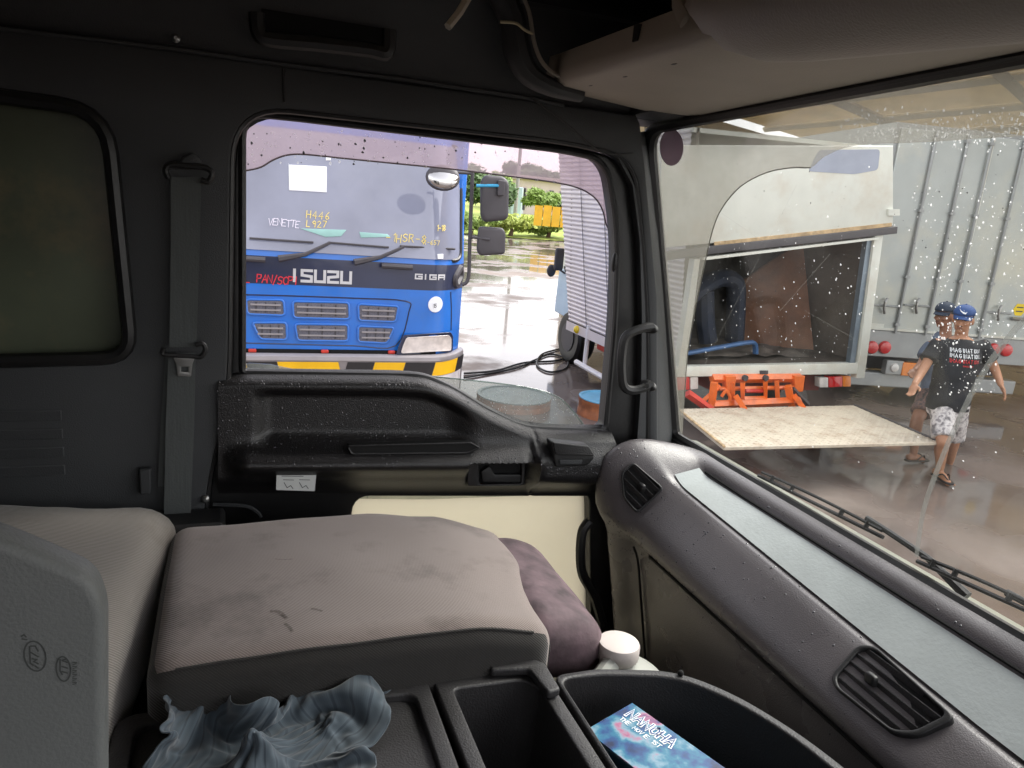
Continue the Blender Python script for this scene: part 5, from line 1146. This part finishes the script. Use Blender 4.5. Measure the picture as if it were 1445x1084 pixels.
for x, y in ((1247, 431), (1292, 431), (1407, 441)):
    u, v = SV.px(x, y); mb = MB(); mb.tube([SV.at(u, v - .09, .05), SV.at(u - .035, v - .03, .07), SV.at(u - .035, v + .05, .07), SV.at(u, v + .09, .05)], .016, 8); q = mb.build('door_handle', M_steel, svr); mb = MB(); mb.tube([SV.at(u - .17, v, .03), SV.at(u + .17, v, .03)], .012, 6); mb.build('handle_bar', M_sdk, q)
mb = MB(); mb.pbox(SV, -.05, 2.32, .62, .95, -.3, .01); mb.build('rear_apron', M_sdk, svr, bevel=.01)
mb = MB(); mb.pbox(SV, -.05, 2.32, .955, .985, -.05, .03); mb.build('apron_ledge', M_wht, svr)
for x, y in ((1229, 490), (1247, 490), (1400, 493), (1418, 494)):
    u, v = SV.px(x, y); mb = MB(); mb.lathe(SV.at(u, v, .01), SV.n, [(.082, 0), (.082, .02), (.07, .04), (.03, .05)], 22); mb.build('tail_lamp', M_redlens, svr)
mb = MB(); mb.pbox(SV, .0, 2.3, .22, .40, -.25, -.08); mb.build('rear_bumper', M_sdk, svr, bevel=.015)
u, v = SV.px(1262, 519)
mb = MB(); mb.pbox(SV, u - .11, u + .12, v - .09, v + .09, -.1, .0); q = mb.build('lamp_housing', M_sdk, svr, bevel=.01); mb = MB(); mb.lathe(SV.at(u, v, .0), SV.n, [(.06, 0), (.05, .02), (.02, .03)], 18); mb.build('reverse_lamp', M_clr, q)
u, v = SV.px(1284, 522); mb = MB(); mb.pbox(SV, u - .11, u + .12, v - .08, v + .09, -.1, .01); mb.build('amber_lamp', M_amb, svr, bevel=.01)
u, v = SV.px(1437, 437); plate('hexagon_sticker', SV, circ(u, v, .085, n=6), [], .016, .02, mat('sticker_yellow', rgb(240, 210, 30), .5), svr)
mb = MB(); 
for dy in (.03, -.02): mb.ribbon([(u - .04, v + dy), (u + .04, v + dy)], .014, lambda a, b, e: SV.at(a, b, .021 + e))
mb.build('sticker_print', M_ink, svr)
u, v = SV.px(1234, 460); plate('small_plate', SV, [(u - .13, v - .04), (u + .11, v - .04), (u + .11, v + .035), (u - .13, v + .035)], [], .016, .02, M_wht, svr)
u, v = SV.px(1436, 450); mb = MB(); mb.tube([SV.at(u - .12, v, .05), SV.at(u + .1, v, .05)], .022, 8); mb.build('latch_bar', M_steel, svr)
mb = MB(); mb.pbox(SV, .1, 2.2, .40, .62, -5.0, -.35); mb.build('chassis', M_grey, svr)
for uu in (.2, 1.9):
    mb = MB(); mb.lathe(SV.at(uu - .15, .48, -1.4), SV.a, [(.2, 0), (.45, 0), (.48, .05), (.48, .35), (.45, .4), (.2, .4)], 24); mb.build('wheel', M_rubber, svr)

# ------------------------------------------------------------------ open shed behind
shed = thing('open_shed', (16, 16, 0), 'cream open shed with panelled roof and beams behind the trucks', 'shed')
def translucent(name, col, f=.35):
    m = bpy.data.materials.new(name); m.use_nodes = True; nt = m.node_tree; n, l = nt.nodes, nt.links; b = n['Principled BSDF']; tc = n.new('ShaderNodeTexCoord'); nz = n.new('ShaderNodeTexNoise'); nz.inputs['Scale'].default_value = .9; nz.inputs['Detail'].default_value = 7; l.new(tc.outputs['Object'], nz.inputs['Vector'])
    c = n.new('ShaderNodeValToRGB'); c.color_ramp.elements[0].position = .35; c.color_ramp.elements[1].position = .65; c.color_ramp.elements[0].color = (*[x * .85 for x in col], 1); c.color_ramp.elements[1].color = (*col, 1); l.new(nz.outputs['Fac'], c.inputs[0]); l.new(c.outputs[0], b.inputs['Base Color']); b.inputs['Roughness'].default_value = .7
    t = n.new('ShaderNodeBsdfTranslucent'); l.new(c.outputs[0], t.inputs[0]); mx_ = n.new('ShaderNodeMixShader'); mx_.inputs[0].default_value = f; l.new(b.outputs[0], mx_.inputs[1]); l.new(t.outputs[0], mx_.inputs[2]); l.new(mx_.outputs[0], n['Material Output'].inputs['Surface']); MATS[name] = m; return m
M_sroof = translucent('fibre_roof', rgb(224, 206, 166), .45); M_swall = mat('shed_cream', rgb(214, 206, 178), .7, .08, 2); M_sbeam = mat('shed_beam', rgb(150, 136, 112), .6, .1, 3)
ud = V(7.8, 4.1, 0).normalized(); RZ = 5.0
def rp(s, t, z=RZ): # s along ud from the near edge, t across (towards -Y)
    x = lerp(9.5, 20.9, s); base_y = 19.08 + (x - 13.12) * ud.y / ud.x; return V(x, base_y - t, z)
ts = [0, 4.6, 8.6, 12.6, 16.6, 20.6]; ss = [0, .28, .52, .76, 1.0]
for i in range(len(ts) - 1):
    for j in range(len(ss) - 1):
        mb = MB(); e = .02; q4 = [rp(ss[j] + .004, ts[i] + .03), rp(ss[j + 1] - .004, ts[i] + .03), rp(ss[j + 1] - .004, ts[i + 1] - .03), rp(ss[j] + .004, ts[i + 1] - .03)]
        mb.hexa([p for p in q4] + [p + V(0, 0, .04) for p in q4]); mb.build('roof_panel', M_sroof, shed, smooth=False)
for t in ts[1:]:
    mb = MB(); mb.tube([rp(0, t, RZ - .1), rp(1, t, RZ - .1)], .13, 4); mb.build('roof_beam', M_sbeam, shed, smooth=False)
for s in ss:
    mb = MB(); mb.tube([rp(s, 0, RZ - .06), rp(s, 20.6, RZ - .06)], .1, 4); mb.build('roof_purlin', M_swall, shed, smooth=False)
a, b = rp(-.2, .02), rp(1, .02)
mb = MB(); mb.hexa([V(a.x, a.y, 0), V(b.x, b.y, 0), V(b.x, b.y + .15, 0), V(a.x, a.y + .15, 0), V(a.x, a.y, RZ - .22), V(b.x, b.y, RZ - .22), V(b.x, b.y + .15, RZ - .22), V(a.x, a.y + .15, RZ - .22)]); mb.build('shed_wall', M_swall, shed)
mb = MB(); mb.box((20.95, 3, 0), (21.1, 24.0, RZ + .3)); mb.build('rear_wall', M_swall, shed)
for s in (.0, .52, 1.0): mb = MB(); p = rp(s, 20.4, 0); mb.box((p.x - .12, p.y - .12, 0), (p.x + .12, p.y + .12, RZ - .12)); mb.build('post', M_sbeam, shed)

# ------------------------------------------------------------------ wheels and cables on the ground
M_rustr = mat('rusty_rim', rgb(150, 92, 58), .7, .3, 14, bump=.3)
def lying_wheel(c, r, h, label, liner):
    t = thing('lying_rim', c, label, 'wheel rim', 'wheel rims lying on the yard')
    mb = MB(); mb.lathe(c, (0, 0, 1), [(r * .86, .03), (r, 0), (r * .99, .05), (r * .97, .06), (r * .97, h - .05), (r * .99, h - .04), (r, h), (r * .9, h - .01), (r * .86, h - .1), (r * .8, .06)], 40, cap=False); mb.build('rim_barrel', M_rustr, t, ang=50)
    mb = MB(); mb.lathe(c, (0, 0, 1), [(r * .985, h + .001), (r * .99, h + .012), (r * .9, h + .012), (r * .84, h - .02), (r * .4, h - .05), (.02, h - .05)], 40); mb.build('rim_face', liner, t, ang=50)
lying_wheel(V(3.66, 6.72, 0), .30, .18, 'rusty brown rim with pale blue face lying by the door edge', mat('blue_rim', rgb(118, 186, 216), .3, .12, 8))
lying_wheel(V(2.78, 7.15, 0), .40, .10, 'grey rim lying on the yard behind the wet door glass', mat('grey_rim', rgb(120, 136, 134), .45, .2, 9))
def cable(pts, label, r=.014):
    t = thing('cable', onZ(*pts[0], 0), label, 'cable', 'cables on the yard')
    mb = MB(); mb.tube(smooth_path([onZ(a, b, .016) for a, b in pts], 7), r, 6); mb.build('cable_sheath', M_black, t)
cable([(655, 533), (690, 527), (730, 519), (755, 508), (778, 500), (800, 507), (798, 520), (775, 525), (758, 515), (765, 500), (790, 492), (806, 485)], 'black cable looping on the wet yard to the box truck')
cable([(655, 527), (700, 523), (740, 512), (790, 508), (815, 492), (830, 476)], 'black cable running straight behind the looped one')

# ------------------------------------------------------------------ far background
def bush(c, rx, ry, rz, n, seed, m, name, label, cat, group, leaf=.16, trunk=True):
    rs = random.Random(seed); t = thing(name, (c[0], c[1], 0), label, cat, group); mb = MB()
    blobs = [(V(c[0] + rs.uniform(-.7, .7) * rx, c[1] + rs.uniform(-.6, .6) * ry, c[2] + rs.uniform(-.5, .6) * rz), rs.uniform(.28, .5)) for _ in range(14)]
    for i in range(n):
        b, s = rs.choice(blobs); d = V(rs.gauss(0, 1), rs.gauss(0, 1), rs.gauss(0, 1)).normalized() * (rs.random() ** .4)
        p = b + V(d.x * rx * s, d.y * ry * s, d.z * rz * s); 
        if p.z < .05: continue
        a = V(rs.gauss(0, 1), rs.gauss(0, 1), rs.gauss(0, 1)).normalized(); q = a.orthogonal().normalized(); l_ = leaf * rs.uniform(.6, 1.4)
        mb.add([p - a * l_, p - q * l_ * .45, p + a * l_, p + q * l_ * .45], [(0, 1, 2, 3)])
    mb.build('crown', m, t, recalc=False, smooth=False)
    if trunk:
        mb = MB(); mb.tube([V(c[0], c[1], 0), V(c[0] + .1, c[1], c[2] * .6), V(c[0] - .1, c[1], c[2])], [.16, .12, .05], 7); mb.build('trunk', mat('bark', rgb(90, 74, 58), .9, .2), t)
M_l1 = mat('leaf_bright', rgb(170, 186, 88), .7, .35, .8); M_l2 = mat('leaf_mid', rgb(138, 164, 82), .7, .35, .8); M_l3 = mat('leaf_dark', rgb(88, 116, 68), .7, .35, .8)
for i in range(9):
    x = 5 + i * 2.6; bush((x, 42.2 + (i % 3) * .4, .72), 1.7, .8, .72, 2600, 100 + i, (M_l1, M_l2)[i % 2], 'hedge_bush', 'bright green hedge bush, %s from the left in the row along the yard edge' % ('first second third fourth fifth sixth seventh eighth ninth'.split()[i]), 'bush', 'hedge along the yard', .14, True)
for i, (px_, py_, Y, rx, rz, m) in enumerate(((688, 262, 50, 2.2, 1.6, M_l3), (714, 268, 56, 1.3, 1.4, M_l2), (765, 281, 48, 1.4, .7, M_l2), (792, 284, 49, 1.6, .6, M_l3), (650, 260, 60, 3, 1.6, M_l3), (770, 252, 90, 6, 1.0, M_l3), (800, 256, 90, 6, 1.0, M_l3), (840, 260, 90, 6, 1.0, M_l3), (738, 244, 95, 3, 1.5, M_l3))):
    p = onY(px_, py_, Y); bush((p.x, p.y, p.z), rx, rx * .7, rz, 3600, 200 + i, m, 'yard_tree', ['dark green tree behind the big truck mirror', 'mid green tree right of the truck mirror', 'pale green shrub in front of the far building', 'dark shrub right of the pale shrub', 'dark tree behind the blue truck', 'hazy far tree above the building', 'hazy far tree right of the pole', 'hazy far tree behind the box truck', 'hazy far tree left of the pole'][i], 'tree', 'trees behind the hedge', .22)
yf = thing('yellow_fence', onY(780, 318, 41) * 1.0, 'yellow panel fence standing in the green hedge', 'fence'); yf.location.z = 0
M_yf = mat('fence_yellow', rgb(226, 178, 36), .55, .12, 1.2, dirt_or_glare=rgb(150, 130, 50), dirt_or_glare_amt=.5, dirt_or_glare_scale=1.0)
YP = Plane((0, 41.2, 0), (1, 0, 0), (0, 0, 1))
for i in range(5):
    a = YP.px(755 + i * 12.5, 290 + i)[0]; b = YP.px(766 + i * 12.5, 290 + i)[0]; mb = MB(); mb.pbox(YP, a, b, .85, 2.0 + .04 * (i % 2), 0, .06); mb.build('panel', M_yf, yf)
far = thing('far_building', (26, 70, 0), 'low pinkish grey building with flat roof far behind the hedge', 'building')
FB = Plane((0, 68, 0), (1, 0, 0), (0, 0, 1)); M_fw = mat('far_wall', rgb(200, 184, 184), .8, .06, .3)
a, b = FB.px(735, 285)[0], FB.px(900, 285)[0]; z1 = FB.px(770, 256)[1]
mb = MB(); mb.box((a, 68, 0), (b, 78, z1)); mb.build('wall', M_fw, far); mb = MB(); mb.box((a - .4, 67.5, z1), (b + .4, 78.5, z1 + .35)); mb.build('roof', mat('far_roof', rgb(176, 160, 164), .7), far)
for x0, x1, m in ((736, 740, mat('far_door', rgb(206, 214, 224), .5)), (738.5, 742, M_grey), (760, 766, M_grey), (775, 781, M_grey), (790, 796, M_grey)):
    u0, u1 = FB.px(x0, 270)[0], FB.px(x1, 270)[0]; mb = MB(); mb.box((u0, 67.9, 1.4 if x0 > 737 else .2), (u1, 67.99, z1 - .8)); mb.build('window', m, far)
bc = thing('blue_cabin', (20, 62, 0), 'small blue and white cabin beside the far building', 'cabin')
CB2 = Plane((0, 60, 0), (1, 0, 0), (0, 0, 1)); u0, u1 = CB2.px(722, 280)[0], CB2.px(737, 280)[0]
mb = MB(); mb.box((u0, 60, 0), (u1, 63, CB2.px(730, 264)[1])); mb.build('wall', mat('cabin_blue', rgb(172, 192, 204), .5, .1, .5), bc, bevel=.05)
pl_ = thing('utility_pole', onY(727, 300, 55), 'thin grey utility pole beside the far building', 'pole'); pl_.location.z = 0
p = onY(727, 300, 55); mb = MB(); mb.tube([V(p.x, 55, 0), V(p.x, 55, 9)], [.16, .12], 8); mb.build('shaft', M_bump, pl_)
mb = MB(); mb.box((p.x - .7, 54.9, 8.2), (p.x + .7, 55.05, 8.32)); mb.build('crossarm', M_grey, pl_)

# ------------------------------------------------------------------ the two men
M_skin = mat('skin_tan', rgb(172, 126, 98), .5, .08, 12, spec=.4); M_skin2 = mat('skin_brown', rgb(136, 94, 72), .5, .08, 12, spec=.4)
def limb_rings(pts, rad, L, Dp, n=14, caps=True):
    """closed loft of ellipses; rad: (lateral, depth) per point, L/Dp the axes"""
    R = []; P = [Vector(p) for p in pts]
    for p, (a, b) in zip(P, rad): R.append([p + L * (a * math.cos(2 * math.pi * k / n)) + Dp * (b * math.sin(2 * math.pi * k / n)) for k in range(n)])
    return R
def capsule(mb, pts, rad, n=12):
    P = smooth_path(pts, 4); m = len(pts); r = [float(np.interp(i / (len(P) - 1) * (m - 1), range(m), rad)) for i in range(len(P))]
    mb.tube(P, r, n); mb.ell(P[0], r[0] * .98, nu=12, nv=8); mb.ell(P[-1], r[-1] * .98, nu=12, nv=8)
def hand(mb, wrist, dirv, thumb, size=1.0):
    d = Vector(dirv).normalized(); th = Vector(thumb); th = (th - d * th.dot(d)).normalized(); nrm = d.cross(th)
    mb.ell(wrist + d * .045 * size, .040 * size, .018 * size, .050 * size, (th, nrm, d), 12, 8)
    for k, (off, ln) in enumerate(((.028, .070), (.010, .080), (-.009, .074), (-.026, .058))):
        b = wrist + d * .080 * size + th * off * size
        capsule(mb, [b - d * .01, b + d * ln * .5 * size + nrm * .008, b + d * ln * .85 * size + nrm * .026], [.0095, .009, .0075], 8)
    b = wrist + d * .03 * size + th * .03 * size
    capsule(mb, [b, b + d * .03 * size + th * .03 * size, b + d * .058 * size + th * .032 * size + nrm * .01], [.012, .011, .009], 8)
def person(name_label, J, face, skin, shirt_m, shorts_m, cap_m, sleeve=.55, shorts_len=.9, printfn=None, capdir=None):
    foot = J['toeL'] if J['toeL'].z < J['toeR'].z else J['toeR']
    root = thing('person', (J['pelvis'].x, J['pelvis'].y, 0), name_label, 'person', 'men walking in the yard')
    L = (J['shR'] - J['shL']); L.z *= .3; L.normalize(); Fd = Vector(face['body']).normalized(); Fd = (Fd - L * Fd.dot(L)).normalized(); up = V(0, 0, 1)
    pel, chest, neck, head = J['pelvis'], J['chest'], J['neck'], J['head']
    waist = pel.lerp(chest, .45)
    torso_p = [pel - V(0, 0, .07), pel, waist, chest, chest.lerp(neck, .55), chest.lerp(neck, .86), neck]
    torso_r = [(.13, .10), (.165, .118), (.150, .108), (.175, .118), (.178, .105), (.11, .075), (.055, .055)]
    body = MB(); body.loft(limb_rings(torso_p, [(a * .95, b * .95) for a, b in torso_r], L, Fd))
    capsule(body, [neck - V(0, 0, .05), neck.lerp(head, .6)], [.055, .052])
    for s in 'LR':
        capsule(body, [J['sh' + s], J['el' + s], J['wr' + s]], [.050, .040, .027])
        hd_ = (J['ha' + s] - J['wr' + s]); hand(body, J['wr' + s], hd_, Fd + L * (.4 if s == 'L' else -.4), 1.0)
        capsule(body, [J['hip' + s], J['hip' + s].lerp(J['kn' + s], .5), J['kn' + s]], [.085, .075, .056])
        k, a = J['kn' + s], J['an' + s]; calf = k.lerp(a, .32) - Fd * .015
        capsule(body, [k, calf, k.lerp(a, .75), a], [.056, .058, .040, .034])
        toe = J['toe' + s]; fd = (toe - a); fd.z = 0 if abs(fd.z) < .15 else fd.z; fd.normalize(); sole = V(0, 0, 0)
        heel = a - fd * .045 + V(0, 0, -.035); lat = fd.cross(up).normalized()
        capsule(body, [heel, heel.lerp(toe, .5) + V(0, 0, .012), toe - fd * .03], [.033, .034, .026])
        for q in range(5):
            off = (-.034 + .017 * q) * (1 if s == 'L' else -1); b0 = toe - fd * (.03 + .006 * abs(q - 0)) + lat * off; capsule(body, [b0, b0 + fd * (.038 - .005 * q)], [.013 - .001 * q, .010 - .001 * q], 8)
    # head
    Hf = Vector(face['head']).normalized(); Hl = Hf.cross(up).normalized(); Hu = Hl.cross(Hf).normalized(); ax = (Hl, Hf, Hu)
    body.ell(head + Hu * .02, .076, .094, .100, ax); body.ell(head - Hu * .045 + Hf * .022, .057, .066, .062, ax); body.ell(head - Hu * .088 + Hf * .058, .026, .024, .020, ax)
    capsule(body, [head + Hf * .088 + Hu * .018, head + Hf * .112 - Hu * .022], [.010, .016], 8); body.ell(head + Hf * .098 - Hu * .026, .020, .014, .010, ax)
    body.ell(head + Hf * .092 - Hu * .052, .026, .012, .011, ax); body.ell(head + Hf * .082 + Hu * .040, .054, .018, .012, ax)
    for sg in (-1, 1): body.ell(head + Hl * (.078 * sg) - Hf * .008 - Hu * .005, .010, .022, .033, ax); body.ell(head + Hl * (.038 * sg) + Hf * .07 - Hu * .018, .022, .018, .018, ax)
    me = remeshed(body, .0075, 3, .5); bo = link_mesh('body', me, skin, root, ang=180)
    M_eye = mat('eye_dark', rgb(34, 26, 24), .3); M_lip = mat('lip', rgb(128, 74, 64), .5); M_hair = mat('hair_black', rgb(26, 23, 22), .6, .3, 60)
    for sg in (-1, 1):
        mb = MB(); mb.ell(head + Hl * (.031 * sg) + Hf * .087 + Hu * .016, .013, .009, .006, ax, 10, 6); mb.build('eye', M_eye, bo)
        mb = MB(); mb.ell(head + Hl * (.033 * sg) + Hf * .093 + Hu * .036, .018, .008, .0045, ax, 10, 6); mb.build('eyebrow', M_hair, bo)
    mb = MB(); mb.ell(head + Hf * .098 - Hu * .052, .023, .008, .0045, ax, 10, 6); mb.build('mouth', M_lip, bo)
    mb = MB(); mb.ell(head + Hf * .096 - Hu * .040, .022, .008, .005, ax, 10, 6); mb.build('moustache', M_hair, bo)
    mb = MB(); mb.ell(head + Hu * .026 - Hf * .016, .080, .088, .094, ax); hr = remeshed(mb, .012, 1); 
    bm = bmesh.new(); bm.from_mesh(hr); bmesh.ops.delete(bm, geom=[v for v in bm.verts if (v.co - head).dot(Hf) > .02 or (v.co - head).dot(Hu) < -.045], context='VERTS'); bm.to_mesh(hr); bm.free(); link_mesh('hair', hr, M_hair, root, ang=180)
    # cap
    Cf = Vector(capdir).normalized() if capdir else Hf; Cl = Cf.cross(up).normalized(); Cu = Cl.cross(Cf).normalized()
    cc = head + Hu * .058; rows = []
    for ph in np.linspace(0, math.pi / 2, 9):
        rows.append([cc + Cl * (.089 * math.cos(ph) * math.cos(t)) + Cf * (.105 * math.cos(ph) * math.sin(t)) + Cu * (.082 * math.sin(ph) ** .9) for t in np.linspace(0, 2 * math.pi, 29)])
    mb = MB(); mb.strip(rows); cp = mb.build('cap', cap_m, root, ang=80); cp.modifiers.new('s', 'SOLIDIFY').thickness = .004
    rows = []
    for r_ in np.linspace(0, 1, 6): rows.append([cc + Cl * (.078 * math.cos(t) * (1 - .12 * r_)) + Cf * (.105 * math.sin(t) * .95 + .05 * r_ * math.sin(t) ** .7) - Cu * (.006 + .022 * r_ + .02 * r_ * math.cos(t) ** 2) for t in np.linspace(.25, math.pi - .25, 17)])
    mb = MB(); mb.strip(rows); br = mb.build('cap_brim', cap_m, cp, ang=80); br.modifiers.new('s', 'SOLIDIFY').thickness = .004
    mb = MB(); mb.ell(cc + Cu * .083, .008, nu=8, nv=6); mb.build('cap_button', cap_m, cp)
    # shirt
    sm = MB(); tp = [pel + V(0, 0, -.075), pel, waist, chest, chest.lerp(neck, .55), chest.lerp(neck, .83), chest.lerp(neck, .90)]
    tr = [(.182, .135), (.185, .136), (.178, .130), (.190, .132), (.188, .116), (.12, .084), (.075, .068)]
    sm.loft(limb_rings(tp, tr, L, Fd, 20))
    for s in 'LR':
        a, e = J['sh' + s], J['sh' + s].lerp(J['el' + s], sleeve * 1.25); P = [chest.lerp(a, .5) + V(0, 0, .03), a - V(0, 0, .015), e]; sm.tube(P, [.075, .064, .073], 14); sm.ell(a - V(0, 0, .015), .063)
    wr_ = lambda co: .008 * mnoise.noise(co * 8) + .011 * mnoise.noise(V(co.x * 7 + co.z * 5, co.y * 5, co.z * 13))
    sme = remeshed(sm, .011, 3, .5, wr_); sho = link_mesh('t_shirt', sme, shirt_m, root, ang=180)
    # shorts
    hm = MB(); hm.loft(limb_rings([pel + V(0, 0, .03), pel - V(0, 0, .06), pel - V(0, 0, .12)], [(.168, .122), (.178, .128), (.155, .118)], L, Fd, 18))
    for s in 'LR':
        h_, k = J['hip' + s], J['kn' + s]; e = h_.lerp(k, shorts_len); hm.tube([h_ + V(0, 0, .02), h_.lerp(e, .5), e], [.100, .098, .094], 14); hm.ell(h_, .098)
    hme = remeshed(hm, .011, 2, .5, lambda co: .009 * mnoise.noise(co * 11)); link_mesh('shorts', hme, shorts_m, root, ang=180)
    # flip-flops
    for s in 'LR':
        a, toe = J['an' + s], J['toe' + s]; fd = (toe - a); fd.z = 0 if abs(fd.z) < .15 else fd.z; fd.normalize(); lat = fd.cross(up).normalized(); un = lat.cross(fd)
        c0 = a - fd * .075 - V(0, 0, .068); pts = [(0, .03), (.04, .036), (.12, .032), (.2, .044), (.25, .038), (.27, .018)]
        out = [(x, y) for x, y in pts] + [(x, -y) for x, y in reversed(pts)]
        pl2 = Plane(c0, fd, lat); nn = 1 if pl2.n.z > 0 else -1
        ff = plate('flip_flop', pl2, rnd(out, .02), [], -.008, .008, mat('sole_rubber', rgb(46, 42, 42), .7), root, bevel=.003)
        mb = MB(); t0 = c0 + fd * .225 + V(0, 0, .012)
        for sg in (-1, 1): mb.tube(smooth_path([t0, c0 + fd * .17 + lat * (.03 * sg) + V(0, 0, .055), c0 + fd * .10 + lat * (.036 * sg) + V(0, 0, .012)], 5), .006, 6)
        mb.build('strap', mat('strap_black', rgb(24, 24, 26), .5), ff)
    if printfn:
        bv = BVHTree.FromPolygons([v.co + root.location for v in sme.vertices], [tuple(p.vertices) for p in sme.polygons])
        printfn(bv, root, sho, cp, chest, L, Fd, cc, Cl, Cf, Cu)
    return root
M_tee = mat('black_tee', rgb(34, 36, 40), .85, .15, 10); M_tee2 = mat('slate_tee', rgb(84, 94, 112), .85, .15, 10)
M_camo = mat('camo_shorts', rgb(180, 178, 178), .85, 0, 20, stops=[(.36, rgb(112, 110, 112)), (.46, rgb(178, 174, 174)), (.56, rgb(214, 210, 208)), (.66, rgb(140, 136, 138))])
M_plaid = mat('patterned_shorts', rgb(90, 70, 66), .85, 0, 26, stops=[(.38, rgb(50, 44, 48)), (.5, rgb(112, 84, 78)), (.62, rgb(60, 54, 62))])
M_capb = mat('royal_cap', rgb(42, 74, 128), .75, .1, 12); M_capn = mat('navy_cap', rgb(40, 52, 70), .75, .1, 12)
d = 6.6
tf = onZ(1341, 684, .025); af = tf + V(.05, .17, .075)
J1 = dict(pelvis=dep(1338, 566, d), chest=dep(1352, 505, d), neck=dep(1357, 474, d), head=dep(1359, 452, d - .04),
          shL=dep(1322, 485, d), elL=dep(1304, 519, d - .05), wrL=dep(1291, 542, d - .2), haL=dep(1285, 559, d - .25),
          shR=dep(1388, 487, d), elR=dep(1403, 519, d + .02), wrR=dep(1412, 542, d - .08), haR=dep(1421, 562, d - .12),
          hipL=dep(1330, 572, d), hipR=dep(1350, 572, d), knL=dep(1331, 623, d - .12), anL=af, toeL=tf,
          knR=dep(1346, 622, d + .25), anR=dep(1340, 652, d + .62), toeR=dep(1341, 665, d + .55))
def print1(bv, root, sho, cp, chest, L, Fd, cc, Cl, Cf, Cu):
    up = V(0, 0, 1); org = chest + up * .02
    def fn(u, v, e):
        p = org + L * u + up * v + Fd * .5; h = bv.ray_cast(p, -Fd); q = h[0] if h[0] else org + L * u + up * v + Fd * .13; return q + Fd * (.004 + e)
    for k, (m, vv) in enumerate(((M_white, .045), (M_white, .0), (mat('red_print', rgb(206, 40, 46), .6), -.045))):
        mb = MB(); letters(mb, 'IMAGINATION', -.135, vv, .031, fn, .15, .95, xs=.92); mb.build('shirt_print', m, sho)
    mb = MB(); letters(mb, 'IMAGINATION', -.03, -.075, .012, fn, .2, .8); mb.build('shirt_print', MATS['red_print'], sho)
    sw = [(-.034, .004), (-.026, -.010), (-.006, -.006), (.018, .006), (.040, .020)]; wd = [.004, .014, .012, .007, .001]
    mb = MB(); rows = []
    for (u, v), w_ in zip([tuple(p) for p in sw], wd):
        r2 = []
        for s in (-.5, .5):
            vv = v + s * w_ + .026; ph = math.asin(min(.95, max(0, vv + .004) / .082)); th = math.pi / 2 - u / .095; r2.append(cc + Cl * (.094 * math.cos(ph) * math.cos(th)) + Cf * (.111 * math.cos(ph) * math.sin(th)) + Cu * (vv + .004))
        rows.append(r2)
    mb.strip(rows); o = mb.build('cap_emblem', M_white, cp); o.modifiers.new('s', 'SOLIDIFY').thickness = .003
tocam = (CC - J1['chest']); tocam.z = 0
person('man in blue cap, black printed t-shirt and pale camouflage shorts walking', J1, {'body': tocam + CR * -.25, 'head': tocam.normalized() + V(-.25, 0, -.12)}, M_skin, M_tee, M_camo, M_capb, printfn=print1)
d = 7.25
tf2 = onZ(1311, 651, .025); 
J2 = dict(pelvis=dep(1318, 553, d), chest=dep(1330, 502, d), neck=dep(1336, 470, d), head=dep(1333, 446, d - .02),
          shL=dep(1312, 488, d - .1), elL=dep(1301, 512, d - .15), wrL=dep(1291, 523, d - .28), haL=dep(1283, 531, d - .34),
          shR=dep(1352, 486, d + .14), elR=dep(1362, 515, d + .2), wrR=dep(1360, 540, d + .15), haR=dep(1358, 555, d + .12),
          hipL=dep(1311, 560, d - .06), hipR=dep(1326, 560, d + .08), knL=dep(1295, 590, d - .2), anL=tf2 + V(-.03, .17, .075), toeL=tf2,
          knR=dep(1326, 600, d + .1), anR=dep(1338, 634, d + .35), toeR=dep(1336, 650, d + .3))
J2['anL'] = onZ(1289, 640, .10); J2['toeL'] = onZ(1306, 650, .025)
person('man in dark cap and slate blue shirt walking behind the man in black', J2, {'body': tocam.normalized() + CR * -.8, 'head': tocam.normalized() + CR * -1.1 + V(0, 0, -.08)}, M_skin2, M_tee2, M_plaid, M_capn, shorts_len=.8)
